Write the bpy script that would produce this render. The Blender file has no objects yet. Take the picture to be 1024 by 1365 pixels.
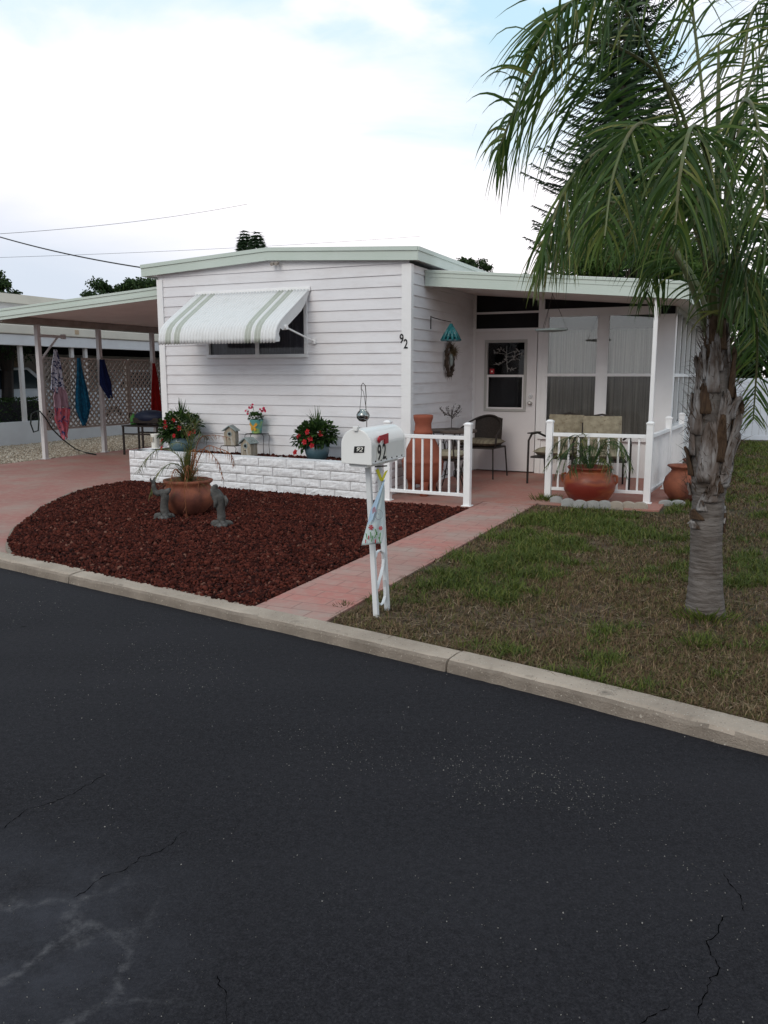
import bpy, math, random
import numpy as np
from mathutils import Vector, Matrix, noise as mn
random.seed(7); rng = np.random.default_rng(7)
sc = bpy.context.scene; COL = sc.collection
pi = math.pi; R = math.radians; sin = math.sin; cos = math.cos
# ------------------------------------------------------------------ camera and frames
FP = 1100.; PITCH = math.atan(182 / 1100.); H = 1.46; YD = .06
cP, sP = cos(PITCH), sin(PITCH)
OX, OY = .305, 10.07; ANG = R(-24.2); ux, uy = cos(ANG), sin(ANG)
def ray(x, y):
    a = (x - 512) / FP; b = (682.5 - y) / FP
    return Vector((a, cP + b * sP, -sP + b * cP))
def W(x, y, D):                       # point at distance D in front (world Y)
    d = ray(x, y); t = D / d.y
    return Vector((d.x * t, D, H + d.z * t))
def gp(x, y, z=YD):
    d = ray(x, y); t = (z - H) / d.z
    return Vector((d.x * t, d.y * t, z))
def toh(p): X, Y = p[0] - OX, p[1] - OY; return Vector((X * ux + Y * uy, -X * uy + Y * ux, p[2]))
def tow(p): return Vector((OX + p[0] * ux - p[1] * uy, OY + p[0] * uy + p[1] * ux, p[2]))
def hfr(x, y, hy):                    # point on the plane hy=const of the house frame, in that frame
    d = ray(x, y); t = (hy + (-OX * uy + OY * ux)) / (-d.x * uy + d.y * ux)
    return toh((d.x * t, d.y * t, H + d.z * t))
def hsd(x, y, hx):
    d = ray(x, y); t = (hx + (OX * ux + OY * uy)) / (d.x * ux + d.y * uy)
    return toh((d.x * t, d.y * t, H + d.z * t))
# ------------------------------------------------------------------ materials
def mat(name, col, col2=None, sc_=6., rough=.6, bump=0., bsc=None, spec=.3, metal=0., thr=(.35, .65), island=None, col3=None, sc3=1.2, thr3=(.5, .7), stretch=None, sheen=0, coat=0, trans=0):
    m = bpy.data.materials.new(name); m.use_nodes = True; nt = m.node_tree; n = nt.nodes; L = nt.links
    b = n['Principled BSDF']; b.inputs['Roughness'].default_value = rough; b.inputs['Metallic'].default_value = metal
    b.inputs['Specular IOR Level'].default_value = spec
    if coat: b.inputs['Coat Weight'].default_value = coat
    c4 = (*col, 1); b.inputs['Base Color'].default_value = c4
    tc = n.new('ShaderNodeTexCoord'); src = tc.outputs['Object']
    if stretch:
        mp = n.new('ShaderNodeMapping'); mp.inputs['Scale'].default_value = stretch; L.new(src, mp.inputs[0]); src = mp.outputs[0]
    def ns(s, det=6):
        t = n.new('ShaderNodeTexNoise'); t.inputs['Scale'].default_value = s; t.inputs['Detail'].default_value = det; t.inputs['Roughness'].default_value = .6; L.new(src, t.inputs['Vector']); return t
    def ramp(sock, a, bb):
        r = n.new('ShaderNodeMapRange'); r.inputs[1].default_value = a; r.inputs[2].default_value = bb; L.new(sock, r.inputs[0]); return r.outputs[0]
    def mix(fac, A, B):
        x = n.new('ShaderNodeMix'); x.data_type = 'RGBA'; L.new(fac, x.inputs[0])
        for s_, v in ((6, A), (7, B)):
            if isinstance(v, tuple): x.inputs[s_].default_value = (*v[:3], 1)
            else: L.new(v, x.inputs[s_])
        return x.outputs[2]
    cur = col
    if col2: cur = mix(ramp(ns(sc_).outputs[0], *thr), cur, col2)
    if col3: cur = mix(ramp(ns(sc3, 8).outputs[0], *thr3), cur, col3)
    if island:
        g = n.new('ShaderNodeNewGeometry'); r = n.new('ShaderNodeValToRGB')
        el = r.color_ramp.elements
        for i, (p, c) in enumerate(island):
            e = el[i] if i < 2 else el.new(p)
            e.position = p; e.color = (*c, 1)
        L.new(g.outputs['Random Per Island'], r.inputs[0])
        if col2:
            x = n.new('ShaderNodeMix'); x.data_type = 'RGBA'; x.inputs[0].default_value = .65; L.new(cur, x.inputs[6]); L.new(r.outputs[0], x.inputs[7]); cur = x.outputs[2]
        else: cur = r.outputs[0]
    if not isinstance(cur, tuple): L.new(cur, b.inputs['Base Color'])
    if bump:
        bp = n.new('ShaderNodeBump'); bp.inputs['Strength'].default_value = bump; bp.inputs['Distance'].default_value = .01
        L.new(ns(bsc or sc_ * 8, 8).outputs[0], bp.inputs['Height']); L.new(bp.outputs[0], b.inputs['Normal'])
    if trans:
        tr = n.new('ShaderNodeBsdfTranslucent'); ms = n.new('ShaderNodeMixShader'); ms.inputs[0].default_value = trans
        if isinstance(cur, tuple): tr.inputs[0].default_value = (*cur, 1)
        else: L.new(cur, tr.inputs[0])
        L.new(b.outputs[0], ms.inputs[1]); L.new(tr.outputs[0], ms.inputs[2]); L.new(ms.outputs[0], n['Material Output'].inputs[0])

    return m
def glassmat(name, tint, refl=.12, rough=.02):
    m = bpy.data.materials.new(name); m.use_nodes = True; nt = m.node_tree; n = nt.nodes; n.clear()
    o = n.new('ShaderNodeOutputMaterial'); t = n.new('ShaderNodeBsdfTransparent'); t.inputs[0].default_value = (*tint, 1)
    g = n.new('ShaderNodeBsdfGlossy'); g.inputs['Roughness'].default_value = rough; g.inputs[0].default_value = (.9, .89, .87, 1)
    lw = n.new('ShaderNodeLayerWeight'); lw.inputs[0].default_value = .22
    mr = n.new('ShaderNodeMapRange'); mr.inputs[3].default_value = refl; mr.inputs[4].default_value = .9; nt.links.new(lw.outputs['Fresnel'], mr.inputs[0])
    mx = n.new('ShaderNodeMixShader'); nt.links.new(mr.outputs[0], mx.inputs[0]); nt.links.new(t.outputs[0], mx.inputs[1]); nt.links.new(g.outputs[0], mx.inputs[2]); nt.links.new(mx.outputs[0], o.inputs[0])
    return m
M = {}
def defm(k, *a, **kw): M[k] = mat(k, *a, **kw)
defm('vinyl', (.735, .722, .74), (.69, .677, .695), sc_=1.2, rough=.5, bump=.12, bsc=90, stretch=(1, 1, 3), col3=(.62, .585, .59), sc3=2.4, thr3=(.50, .9))
defm('white_trim', (.80, .79, .79), (.74, .73, .73), sc_=4, rough=.4, thr=(.4, .8))
defm('white_paint', (.84, .83, .83), (.73, .73, .72), sc_=7, rough=.35, thr=(.5, .8), bump=.03, bsc=60)
defm('mint_metal', (.50, .57, .51), (.54, .60, .55), sc_=1.5, rough=.45, col3=(.44, .50, .45), sc3=5, thr3=(.62, .85))
defm('soffit', (.80, .75, .72), (.72, .67, .64), sc_=2, rough=.7)
defm('beam', (.34, .30, .27), (.25, .22, .19), sc_=5, rough=.7)
defm('awning_white', (.70, .70, .70), (.62, .62, .61), sc_=8, rough=.35, thr=(.5, .8))
defm('awning_green', (.46, .48, .43), (.42, .44, .39), sc_=8, rough=.4)
defm('door_paint', (.72, .69, .69), (.68, .65, .65), sc_=2, rough=.4)
defm('door_trim', (.40, .39, .37), None, rough=.5)
defm('chrome', (.6, .58, .55), rough=.25, metal=1)
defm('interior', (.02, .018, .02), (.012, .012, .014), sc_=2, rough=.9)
defm('curtain', (.66, .64, .58), (.30, .29, .28), sc_=3, rough=.9, stretch=(14, 14, .3), thr=(.3, .7))  # dark vertical streaks paint the shading of the folds into the cloth colour
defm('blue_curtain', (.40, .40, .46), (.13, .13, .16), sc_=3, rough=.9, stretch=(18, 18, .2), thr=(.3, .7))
defm('screen', (.05, .05, .055), rough=.8)
M['glass'] = glassmat('glass', (.9, .92, .92), .09)
M['glass_screen'] = glassmat('glass_screen', (.72, .72, .72), .045, .1)
M['glass_dark'] = glassmat('glass_dark', (.7, .7, .72), .008)
M['globe_glass'] = glassmat('globe_glass', (.75, .8, .8), .15)
defm('block', (.80, .79, .80), (.62, .61, .62), sc_=26, rough=.8, bump=.55, bsc=45, thr=(.4, .75), col3=(.45, .45, .47), sc3=30, thr3=(.6, .75))
defm('joint', (.20, .20, .21), rough=.9)
defm('soil', (.035, .022, .018), (.07, .04, .03), sc_=25, rough=.95, bump=.8, bsc=40)
defm('lava', (.07, .016, .010), None, rough=.95, spec=.1, island=[(0, (.014, .005, .0045)), (.35, (.045, .011, .008)), (.7, (.080, .019, .0125)), (.96, (.115, .030, .020)), (1, (.18, .09, .065))], bump=.6, bsc=120)
defm('lava_base', (.014, .005, .004), (.04, .01, .008), sc_=40, rough=.95)
defm('terracotta', (.28, .092, .048), (.16, .048, .030), sc_=5, rough=.7, col3=(.10, .035, .028), sc3=3.5, thr3=(.46, .68), bump=.15, bsc=60)
defm('terracotta_plain', (.29, .082, .045), (.21, .056, .032), sc_=4, rough=.75, bump=.1, bsc=50)
defm('glazed_red', (.17, .022, .014), (.30, .085, .025), sc_=2.2, rough=.42, stretch=(.8, .8, 3), thr=(.42, .62), spec=.4, col3=(.07, .02, .015), sc3=4, thr3=(.55, .75))
defm('teal_glaze', (.035, .075, .095), (.06, .11, .13), sc_=6, rough=.3, spec=.5)
defm('statue', (.10, .096, .09), (.04, .038, .036), sc_=14, rough=.9, bump=.7, bsc=50, col3=(.28, .28, .28), sc3=9, thr3=(.58, .8))
defm('black_metal', (.015, .014, .014), (.03, .02, .016), sc_=20, rough=.5)
defm('brown_metal', (.035, .026, .022), rough=.5)
defm('rattan', (.018, .014, .013), (.04, .03, .025), sc_=60, rough=.7, bump=.8, bsc=80)
defm('cushion', (.20, .17, .12), (.10, .08, .055), sc_=9, rough=.9, stretch=(3, .6, 1), thr=(.4, .6), bump=.2, bsc=30)
defm('cream_cushion', (.30, .265, .19), (.20, .17, .12), sc_=14, rough=.9, col3=(.16, .12, .08), sc3=22, thr3=(.58, .66))
defm('slate_top', (.10, .075, .06), (.06, .045, .04), sc_=18, rough=.6)
defm('leaf_dark', (.022, .05, .018), None, rough=.5, spec=.3, island=[(0, (.012, .032, .008)), (.5, (.028, .062, .014)), (1, (.060, .115, .024))], trans=.2)
defm('leaf_tree', (.03, .06, .02), (.02, .04, .014), sc_=.6, rough=.6, spec=.2, island=[(0, (.014, .03, .010)), (.6, (.035, .065, .02)), (1, (.075, .12, .035))], trans=.25)
defm('leaf_bright', (.06, .12, .02), (.04, .08, .015), sc_=.6, rough=.6, spec=.2, island=[(0, (.03, .06, .012)), (.6, (.07, .13, .03)), (1, (.12, .19, .05))], trans=.3)
defm('leaf_pine', (.022, .050, .022), (.035, .07, .028), sc_=1, rough=.6, spec=.2, island=[(0, (.014, .034, .016)), (1, (.048, .092, .036))])
defm('frond', (.045, .085, .035), None, rough=.45, spec=.3, island=[(0, (.026, .062, .014)), (.5, (.060, .115, .024)), (.85, (.12, .18, .04)), (1, (.24, .23, .07))], trans=.4)
defm('frond_yellow', (.09, .11, .03), None, rough=.45, spec=.4, island=[(0, (.04, .07, .02)), (.5, (.10, .12, .03)), (1, (.22, .19, .06))], trans=.25)
defm('rachis', (.09, .12, .045), (.12, .11, .05), sc_=8, rough=.5)
defm('palm_bark', (.095, .078, .068), (.18, .16, .148), sc_=7, rough=.95, bump=1., bsc=30, stretch=(1, 1, 4), thr=(.35, .7), col3=(.06, .045, .035), sc3=5, thr3=(.56, .72))
defm('boot', (.14, .11, .095), (.34, .325, .32), sc_=5, rough=.85, bump=.9, bsc=30, stretch=(3, 3, .8), thr=(.42, .66), col3=(.055, .035, .024), sc3=6, thr3=(.5, .64))
defm('fibre', (.055, .032, .02), (.10, .06, .035), sc_=30, rough=.95, bump=1., bsc=60, stretch=(3, 3, .6))
defm('bark', (.07, .055, .045), (.12, .10, .08), sc_=12, rough=.95, bump=.8, bsc=20, stretch=(1, 1, .3))
defm('dry_leaf', (.22, .075, .03), None, rough=.8, island=[(0, (.14, .04, .02)), (1, (.28, .12, .05))])
defm('red_flower', (.45, .01, .015), (.30, .005, .01), sc_=20, rough=.5, trans=.2)
defm('pink_flower', (.62, .02, .10), (.45, .01, .05), sc_=20, rough=.5, trans=.2)
defm('black', (.008, .008, .009), rough=.5); defm('crack_dark', (.0015, .0015, .0016), rough=1., spec=0)
defm('flag_red', (.42, .015, .025), (.33, .01, .02), sc_=30, rough=.45)
defm('mailbox', (.80, .79, .77), (.76, .75, .73), sc_=6, rough=.28, thr=(.45, .8), col3=(.60, .59, .58), sc3=28, thr3=(.7, .82), coat=.2)
defm('post_white', (.72, .73, .74), (.66, .67, .67), sc_=5, rough=.45, col3=(.22, .17, .13), sc3=18, thr3=(.70, .80))
defm('banner', (.52, .62, .66), (.60, .66, .64), sc_=5, rough=.8, trans=.15)
defm('banner_blue', (.38, .52, .66), rough=.8)
defm('yellow', (.42, .40, .03), rough=.7)
defm('green_cloth', (.06, .20, .05), rough=.8)
defm('birdwood', (.36, .31, .24), (.22, .18, .13), sc_=8, rough=.85, stretch=(6, 6, .8), bump=.4, bsc=30, col3=(.46, .44, .40), sc3=7, thr3=(.5, .7))
defm('verdigris', (.20, .24, .24), (.30, .34, .33), sc_=14, rough=.6, col3=(.10, .08, .07), sc3=12, thr3=(.55, .7))
defm('bucket_teal', (.10, .30, .30), (.30, .42, .12), sc_=9, rough=.45, thr=(.45, .6))
defm('orange', (.55, .22, .03), (.6, .35, .04), sc_=20, rough=.5)
defm('teal_glass', (.04, .22, .24), (.02, .12, .14), sc_=30, rough=.15, spec=.6, trans=.3)
defm('straw', (.18, .13, .07), (.11, .08, .045), sc_=20, rough=.95)
defm('twig', (.05, .035, .028), (.09, .065, .05), sc_=25, rough=.95)
defm('concrete', (.43, .37, .31), (.33, .285, .235), sc_=3, rough=.95, spec=.1, bump=.9, bsc=110, col3=(.12, .10, .085), sc3=6, thr3=(.52, .72))
defm('stone_edge', (.36, .36, .35), (.24, .24, .23), sc_=9, rough=.9, bump=.5, bsc=40)
defm('lattice', (.44, .40, .36), (.37, .335, .30), sc_=5, rough=.7)
defm('alum', (.60, .585, .58), (.52, .50, .50), sc_=3, rough=.45)
defm('navy_pattern', (.50, .52, .60), (.02, .03, .10), sc_=22, rough=.95, thr=(.50, .54))
defm('teal_towel', (.006, .10, .19), (.004, .055, .12), sc_=26, rough=.95, thr=(.45, .55), bump=.3, bsc=120)
defm('navy_towel', (.010, .022, .10), (.006, .014, .065), sc_=10, rough=.95, bump=.3, bsc=120)
defm('red_towel', (.38, .012, .012), (.28, .008, .01), sc_=10, rough=.95, bump=.3, bsc=120)
defm('pink_cloth', (.36, .24, .29), (.30, .18, .23), sc_=5, rough=.9)
defm('flower_cloth', (.45, .05, .07), (.50, .20, .25), sc_=14, rough=.9, col3=(.02, .05, .14), sc3=11, thr3=(.55, .60))
defm('grill_cover', (.008, .014, .035), (.014, .022, .05), sc_=8, rough=.6)
defm('gravel', (.36, .32, .27), None, rough=.9, island=[(0, (.20, .155, .11)), (.5, (.36, .305, .24)), (1, (.52, .47, .40))])
defm('gravel_base', (.30, .26, .21), (.20, .17, .13), sc_=40, rough=.95, bump=.8, bsc=60)
defm('nb_white', (.62, .63, .65), (.56, .56, .58), sc_=2, rough=.6)
defm('nb_cream', (.60, .57, .50), (.54, .51, .45), sc_=2, rough=.6)
defm('nb_beige', (.42, .32, .22), None, rough=.7)
defm('car_white', (.60, .66, .72), rough=.25, coat=.5)
defm('car_glass', (.02, .03, .04), rough=.08, spec=.6)
defm('tyre', (.012, .012, .012), rough=.8)
defm('fence_white', (.62, .66, .73), (.58, .62, .69), sc_=1.5, rough=.4)
defm('hose', (.008, .012, .010), rough=.4)
defm('grass_green', (.075, .12, .020), (.05, .085, .014), sc_=1.5, rough=.6, spec=.2, island=[(0, (.038, .052, .009)), (.5, (.085, .108, .020)), (.85, (.155, .17, .034)), (1, (.27, .21, .08))], trans=.2)
defm('grass_dry', (.135, .085, .050), (.08, .050, .032), sc_=1.3, rough=.85, spec=.15, island=[(0, (.055, .036, .022)), (.34, (.135, .086, .048)), (.60, (.26, .175, .10)), (.70, (.36, .27, .17)), (.72, (.055, .075, .018)), (1, (.11, .135, .03))])
defm('yard_soil', (.125, .085, .058), (.050, .034, .023), sc_=3.5, rough=.95, bump=.9, bsc=50, col3=(.035, .045, .016), sc3=1.1, thr3=(.5, .62))
defm('straw_pale', (.3, .24, .15), None, rough=.9, spec=.1, island=[(0, (.10, .062, .040)), (.6, (.22, .155, .10)), (1, (.38, .29, .20))])
defm('wire', (.02, .02, .02), rough=.6)
defm('sticker', (.72, .70, .64), rough=.5)
defm('silver_leaf', (.30, .29, .27), (.20, .19, .18), sc_=12, rough=.4, metal=.5)
defm('patch_white', (.07, .075, .09), rough=.9)
# paver material for walkway / driveway (stamped, worn red stain over concrete)
def paver(name, red, grey, mort, sx, sy, bias=(.40, .62), rough=.85, mfac=.6):
    m = bpy.data.materials.new(name); m.use_nodes = True; nt = m.node_tree; n = nt.nodes; L = nt.links; b = n['Principled BSDF']
    tc = n.new('ShaderNodeTexCoord'); br = n.new('ShaderNodeTexBrick')
    br.inputs['Color1'].default_value = (.0, .0, .0, 1); br.inputs['Color2'].default_value = (1, 1, 1, 1); br.inputs['Mortar'].default_value = (.5, .5, .5, 1)
    br.inputs['Scale'].default_value = 1; br.inputs['Brick Width'].default_value = sx; br.inputs['Row Height'].default_value = sy; br.inputs['Mortar Size'].default_value = .007; br.inputs['Mortar Smooth'].default_value = .6
    mp = n.new('ShaderNodeMapping'); L.new(tc.outputs['Object'], mp.inputs[0]); 
    nz = n.new('ShaderNodeTexNoise'); nz.inputs['Scale'].default_value = 3; L.new(tc.outputs['Object'], nz.inputs['Vector'])
    ad = n.new('ShaderNodeMixRGB'); ad.blend_type = 'ADD'; ad.inputs[0].default_value = .02; L.new(mp.outputs[0], ad.inputs[1]); L.new(nz.outputs['Color'], ad.inputs[2]); L.new(ad.outputs[0], br.inputs['Vector'])
    def noise(s, d=8):
        t = n.new('ShaderNodeTexNoise'); t.inputs['Scale'].default_value = s; t.inputs['Detail'].default_value = d; t.inputs['Roughness'].default_value = .65; L.new(tc.outputs['Object'], t.inputs['Vector']); return t.outputs[0]
    def mr(s, a, bb, c=0, d=1):
        r = n.new('ShaderNodeMapRange'); r.inputs[1].default_value = a; r.inputs[2].default_value = bb; r.inputs[3].default_value = c; r.inputs[4].default_value = d; L.new(s, r.inputs[0]); return r.outputs[0]
    def mix(f, A, B):
        x = n.new('ShaderNodeMix'); x.data_type = 'RGBA'
        L.new(f, x.inputs[0])
        for s_, v in ((6, A), (7, B)):
            if isinstance(v, tuple): x.inputs[s_].default_value = (*v, 1)
            else: L.new(v, x.inputs[s_])
        return x.outputs[2]
    c1 = mix(mr(noise(1.6), *bias), red, grey)
    c2 = mix(mr(br.outputs['Color'], 0, 1, 0, .35), c1, tuple(v * .8 for v in red))
    c3 = mix(mr(noise(14), .45, .75, 0, .5), c2, tuple(v * 1.15 for v in grey))
    c4 = mix(mr(br.outputs['Fac'], 0, 1, 0, mfac), c3, mort)
    c5 = mix(mr(noise(.7), .5, .8, 0, .5), c4, tuple(v * .6 for v in red))
    L.new(c5, b.inputs['Base Color']); b.inputs['Roughness'].default_value = rough; b.inputs['Specular IOR Level'].default_value = .3
    bp = n.new('ShaderNodeBump'); bp.inputs['Strength'].default_value = .4; bp.inputs['Distance'].default_value = .01
    iv = n.new('ShaderNodeMath'); iv.operation = 'SUBTRACT'; L.new(mr(noise(60), 0, 1, 0, .5), iv.inputs[0]); L.new(br.outputs['Fac'], iv.inputs[1]); L.new(iv.outputs[0], bp.inputs['Height']); L.new(bp.outputs[0], b.inputs['Normal'])
    return m
M['walk'] = paver('walk', (.43, .18, .15), (.36, .27, .23), (.22, .13, .11), .30, .15, (.40, .62))
M['drive'] = paver('drive', (.34, .15, .125), (.33, .24, .20), (.20, .10, .085), 1.3, .9, (.42, .68), mfac=.25)
M['patio'] = paver('patio', (.38, .165, .13), (.34, .25, .21), (.20, .10, .085), 1.6, 1.2, (.48, .72), mfac=.15)
def roadmat():
    m = bpy.data.materials.new('asphalt'); m.use_nodes = True; nt = m.node_tree; n = nt.nodes; L = nt.links; b = n['Principled BSDF']
    tc = n.new('ShaderNodeTexCoord'); P = tc.outputs['Object']
    def noise(s, d=6, r=.6):
        t = n.new('ShaderNodeTexNoise'); t.inputs['Scale'].default_value = s; t.inputs['Detail'].default_value = d; t.inputs['Roughness'].default_value = r; L.new(P, t.inputs['Vector']); return t.outputs[0]
    def mr(s, a, bb, c=0, d=1):
        r = n.new('ShaderNodeMapRange'); r.inputs[1].default_value = a; r.inputs[2].default_value = bb; r.inputs[3].default_value = c; r.inputs[4].default_value = d; L.new(s, r.inputs[0]); return r.outputs[0]
    def mix(f, A, B):
        x = n.new('ShaderNodeMix'); x.data_type = 'RGBA'
        if isinstance(f, float): x.inputs[0].default_value = f
        else: L.new(f, x.inputs[0])
        for s_, v in ((6, A), (7, B)):
            if isinstance(v, tuple): x.inputs[s_].default_value = (*v, 1)
            else: L.new(v, x.inputs[s_])
        return x.outputs[2]
    def mul(a, bb):
        x = n.new('ShaderNodeMath'); x.operation = 'MULTIPLY'; L.new(a, x.inputs[0])
        if isinstance(bb, float): x.inputs[1].default_value = bb
        else: L.new(bb, x.inputs[1])
        return x.outputs[0]
    c = mix(mr(noise(.7), .35, .7), (.0090, .0084, .0105), (.0175, .0165, .0200))
    c = mix(mr(noise(120, 4, .8), .40, .66), c, (.034, .032, .036))
    # light chips pressed in the seal coat
    for s_, th, dens in ((90, .13, 1.2), (170, .24, .9), (300, .30, 1.6)):
        v = n.new('ShaderNodeTexVoronoi'); v.inputs['Scale'].default_value = s_; L.new(P, v.inputs['Vector'])
        dot = mr(v.outputs['Distance'], th, th * .6)
        sp = n.new('ShaderNodeSeparateColor'); L.new(v.outputs['Color'], sp.inputs[0])
        keep = mr(sp.outputs[0], (.86), .92); pat = mr(noise(dens, 4), .44, .64, .12, .9)
        c = mix(mul(mul(dot, keep), pat), c, (.105, .10, .097))
    c = mix(mr(noise(38, 5, .7), .40, .70, 0, .6), c, (.0055, .0052, .0062))
    mpw = n.new('ShaderNodeMapping'); mpw.inputs['Rotation'].default_value = (0, 0, .65); mpw.inputs['Scale'].default_value = (.12, 1.1, 1); L.new(P, mpw.inputs[0])
    tw = n.new('ShaderNodeTexNoise'); tw.inputs['Scale'].default_value = 1.; tw.inputs['Detail'].default_value = 5; L.new(mpw.outputs[0], tw.inputs['Vector'])
    c = mix(mr(tw.outputs[0], .42, .66, 0, .5), c, (.030, .0285, .033))
    # dusty worn patch
    vm = n.new('ShaderNodeVectorMath'); vm.operation = 'DISTANCE'; L.new(P, vm.inputs[0]); vm.inputs[1].default_value = (-1.12, 1.85, 0)
    d = mul(mr(vm.outputs['Value'], .75, .1), mr(noise(3.5, 8, .7), .35, .62))
    c = mix(mul(d, .85), c, (.050, .050, .060))
    dv_ = n.new('ShaderNodeTexNoise'); dv_.inputs['Scale'].default_value = 5; dv_.inputs['Detail'].default_value = 6; L.new(P, dv_.inputs['Vector'])
    wa = n.new('ShaderNodeMixRGB'); wa.blend_type = 'ADD'; wa.inputs[0].default_value = .22; L.new(P, wa.inputs[1]); L.new(dv_.outputs['Color'], wa.inputs[2])
    ve = n.new('ShaderNodeTexVoronoi'); ve.feature = 'DISTANCE_TO_EDGE'; ve.inputs['Scale'].default_value = 3.1; L.new(wa.outputs[0], ve.inputs['Vector'])
    seam = mr(ve.outputs['Distance'], .055, .0)
    vm2 = n.new('ShaderNodeVectorMath'); vm2.operation = 'DISTANCE'; L.new(P, vm2.inputs[0]); vm2.inputs[1].default_value = (-1.0, 1.75, 0)
    c = mix(mul(mul(seam, mr(vm2.outputs['Value'], .58, .25)), mr(noise(30, 6), .35, .65, .0, .75)), c, (.11, .105, .11))
    # a few tar spots
    v = n.new('ShaderNodeTexVoronoi'); v.inputs['Scale'].default_value = 1.6; L.new(P, v.inputs['Vector'])
    c = mix(mr(v.outputs['Distance'], .035, .02), c, (.006, .006, .007))
    L.new(c, b.inputs['Base Color']); b.inputs['Roughness'].default_value = .85; b.inputs['Specular IOR Level'].default_value = .12
    bp = n.new('ShaderNodeBump'); bp.inputs['Strength'].default_value = .5; bp.inputs['Distance'].default_value = .004; L.new(noise(220, 4), bp.inputs['Height']); L.new(bp.outputs[0], b.inputs['Normal'])
    return m
M['road'] = roadmat()
def kerbmat():
    m = mat('kerb_concrete', (.50, .415, .34), (.36, .295, .24), sc_=2.2, rough=.95, spec=.1, bump=1., bsc=140, col3=(.10, .085, .07), sc3=9, thr3=(.60, .80)); nt = m.node_tree; n = nt.nodes; L = nt.links; b = n['Principled BSDF']
    prev = b.inputs['Base Color'].links[0].from_socket; tc = n.new('ShaderNodeTexCoord')
    for s_, th, col, k0 in ((95, .30, (.60, .55, .48), .72), (70, .26, (.13, .11, .09), .80)):
        v = n.new('ShaderNodeTexVoronoi'); v.inputs['Scale'].default_value = s_; L.new(tc.outputs['Object'], v.inputs['Vector'])
        a = n.new('ShaderNodeMapRange'); a.inputs[1].default_value = th; a.inputs[2].default_value = th * .6; L.new(v.outputs['Distance'], a.inputs[0])
        sp = n.new('ShaderNodeSeparateColor'); L.new(v.outputs['Color'], sp.inputs[0]); k = n.new('ShaderNodeMath'); k.operation = 'GREATER_THAN'; k.inputs[1].default_value = k0; L.new(sp.outputs[0], k.inputs[0])
        mu = n.new('ShaderNodeMath'); mu.operation = 'MULTIPLY'; L.new(a.outputs[0], mu.inputs[0]); L.new(k.outputs[0], mu.inputs[1]); mu2 = n.new('ShaderNodeMath'); mu2.operation = 'MULTIPLY'; mu2.inputs[1].default_value = .7; L.new(mu.outputs[0], mu2.inputs[0])
        x = n.new('ShaderNodeMix'); x.data_type = 'RGBA'; L.new(mu2.outputs[0], x.inputs[0]); L.new(prev, x.inputs[6]); x.inputs[7].default_value = (*col, 1); prev = x.outputs[2]
    L.new(prev, b.inputs['Base Color']); return m
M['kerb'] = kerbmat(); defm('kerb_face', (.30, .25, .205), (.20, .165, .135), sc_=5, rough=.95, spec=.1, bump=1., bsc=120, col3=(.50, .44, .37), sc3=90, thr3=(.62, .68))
defm('grit', (.2, .18, .16), None, rough=.9, island=[(0, (.04, .038, .036)), (.7, (.09, .085, .08)), (1, (.26, .245, .225))])
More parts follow.
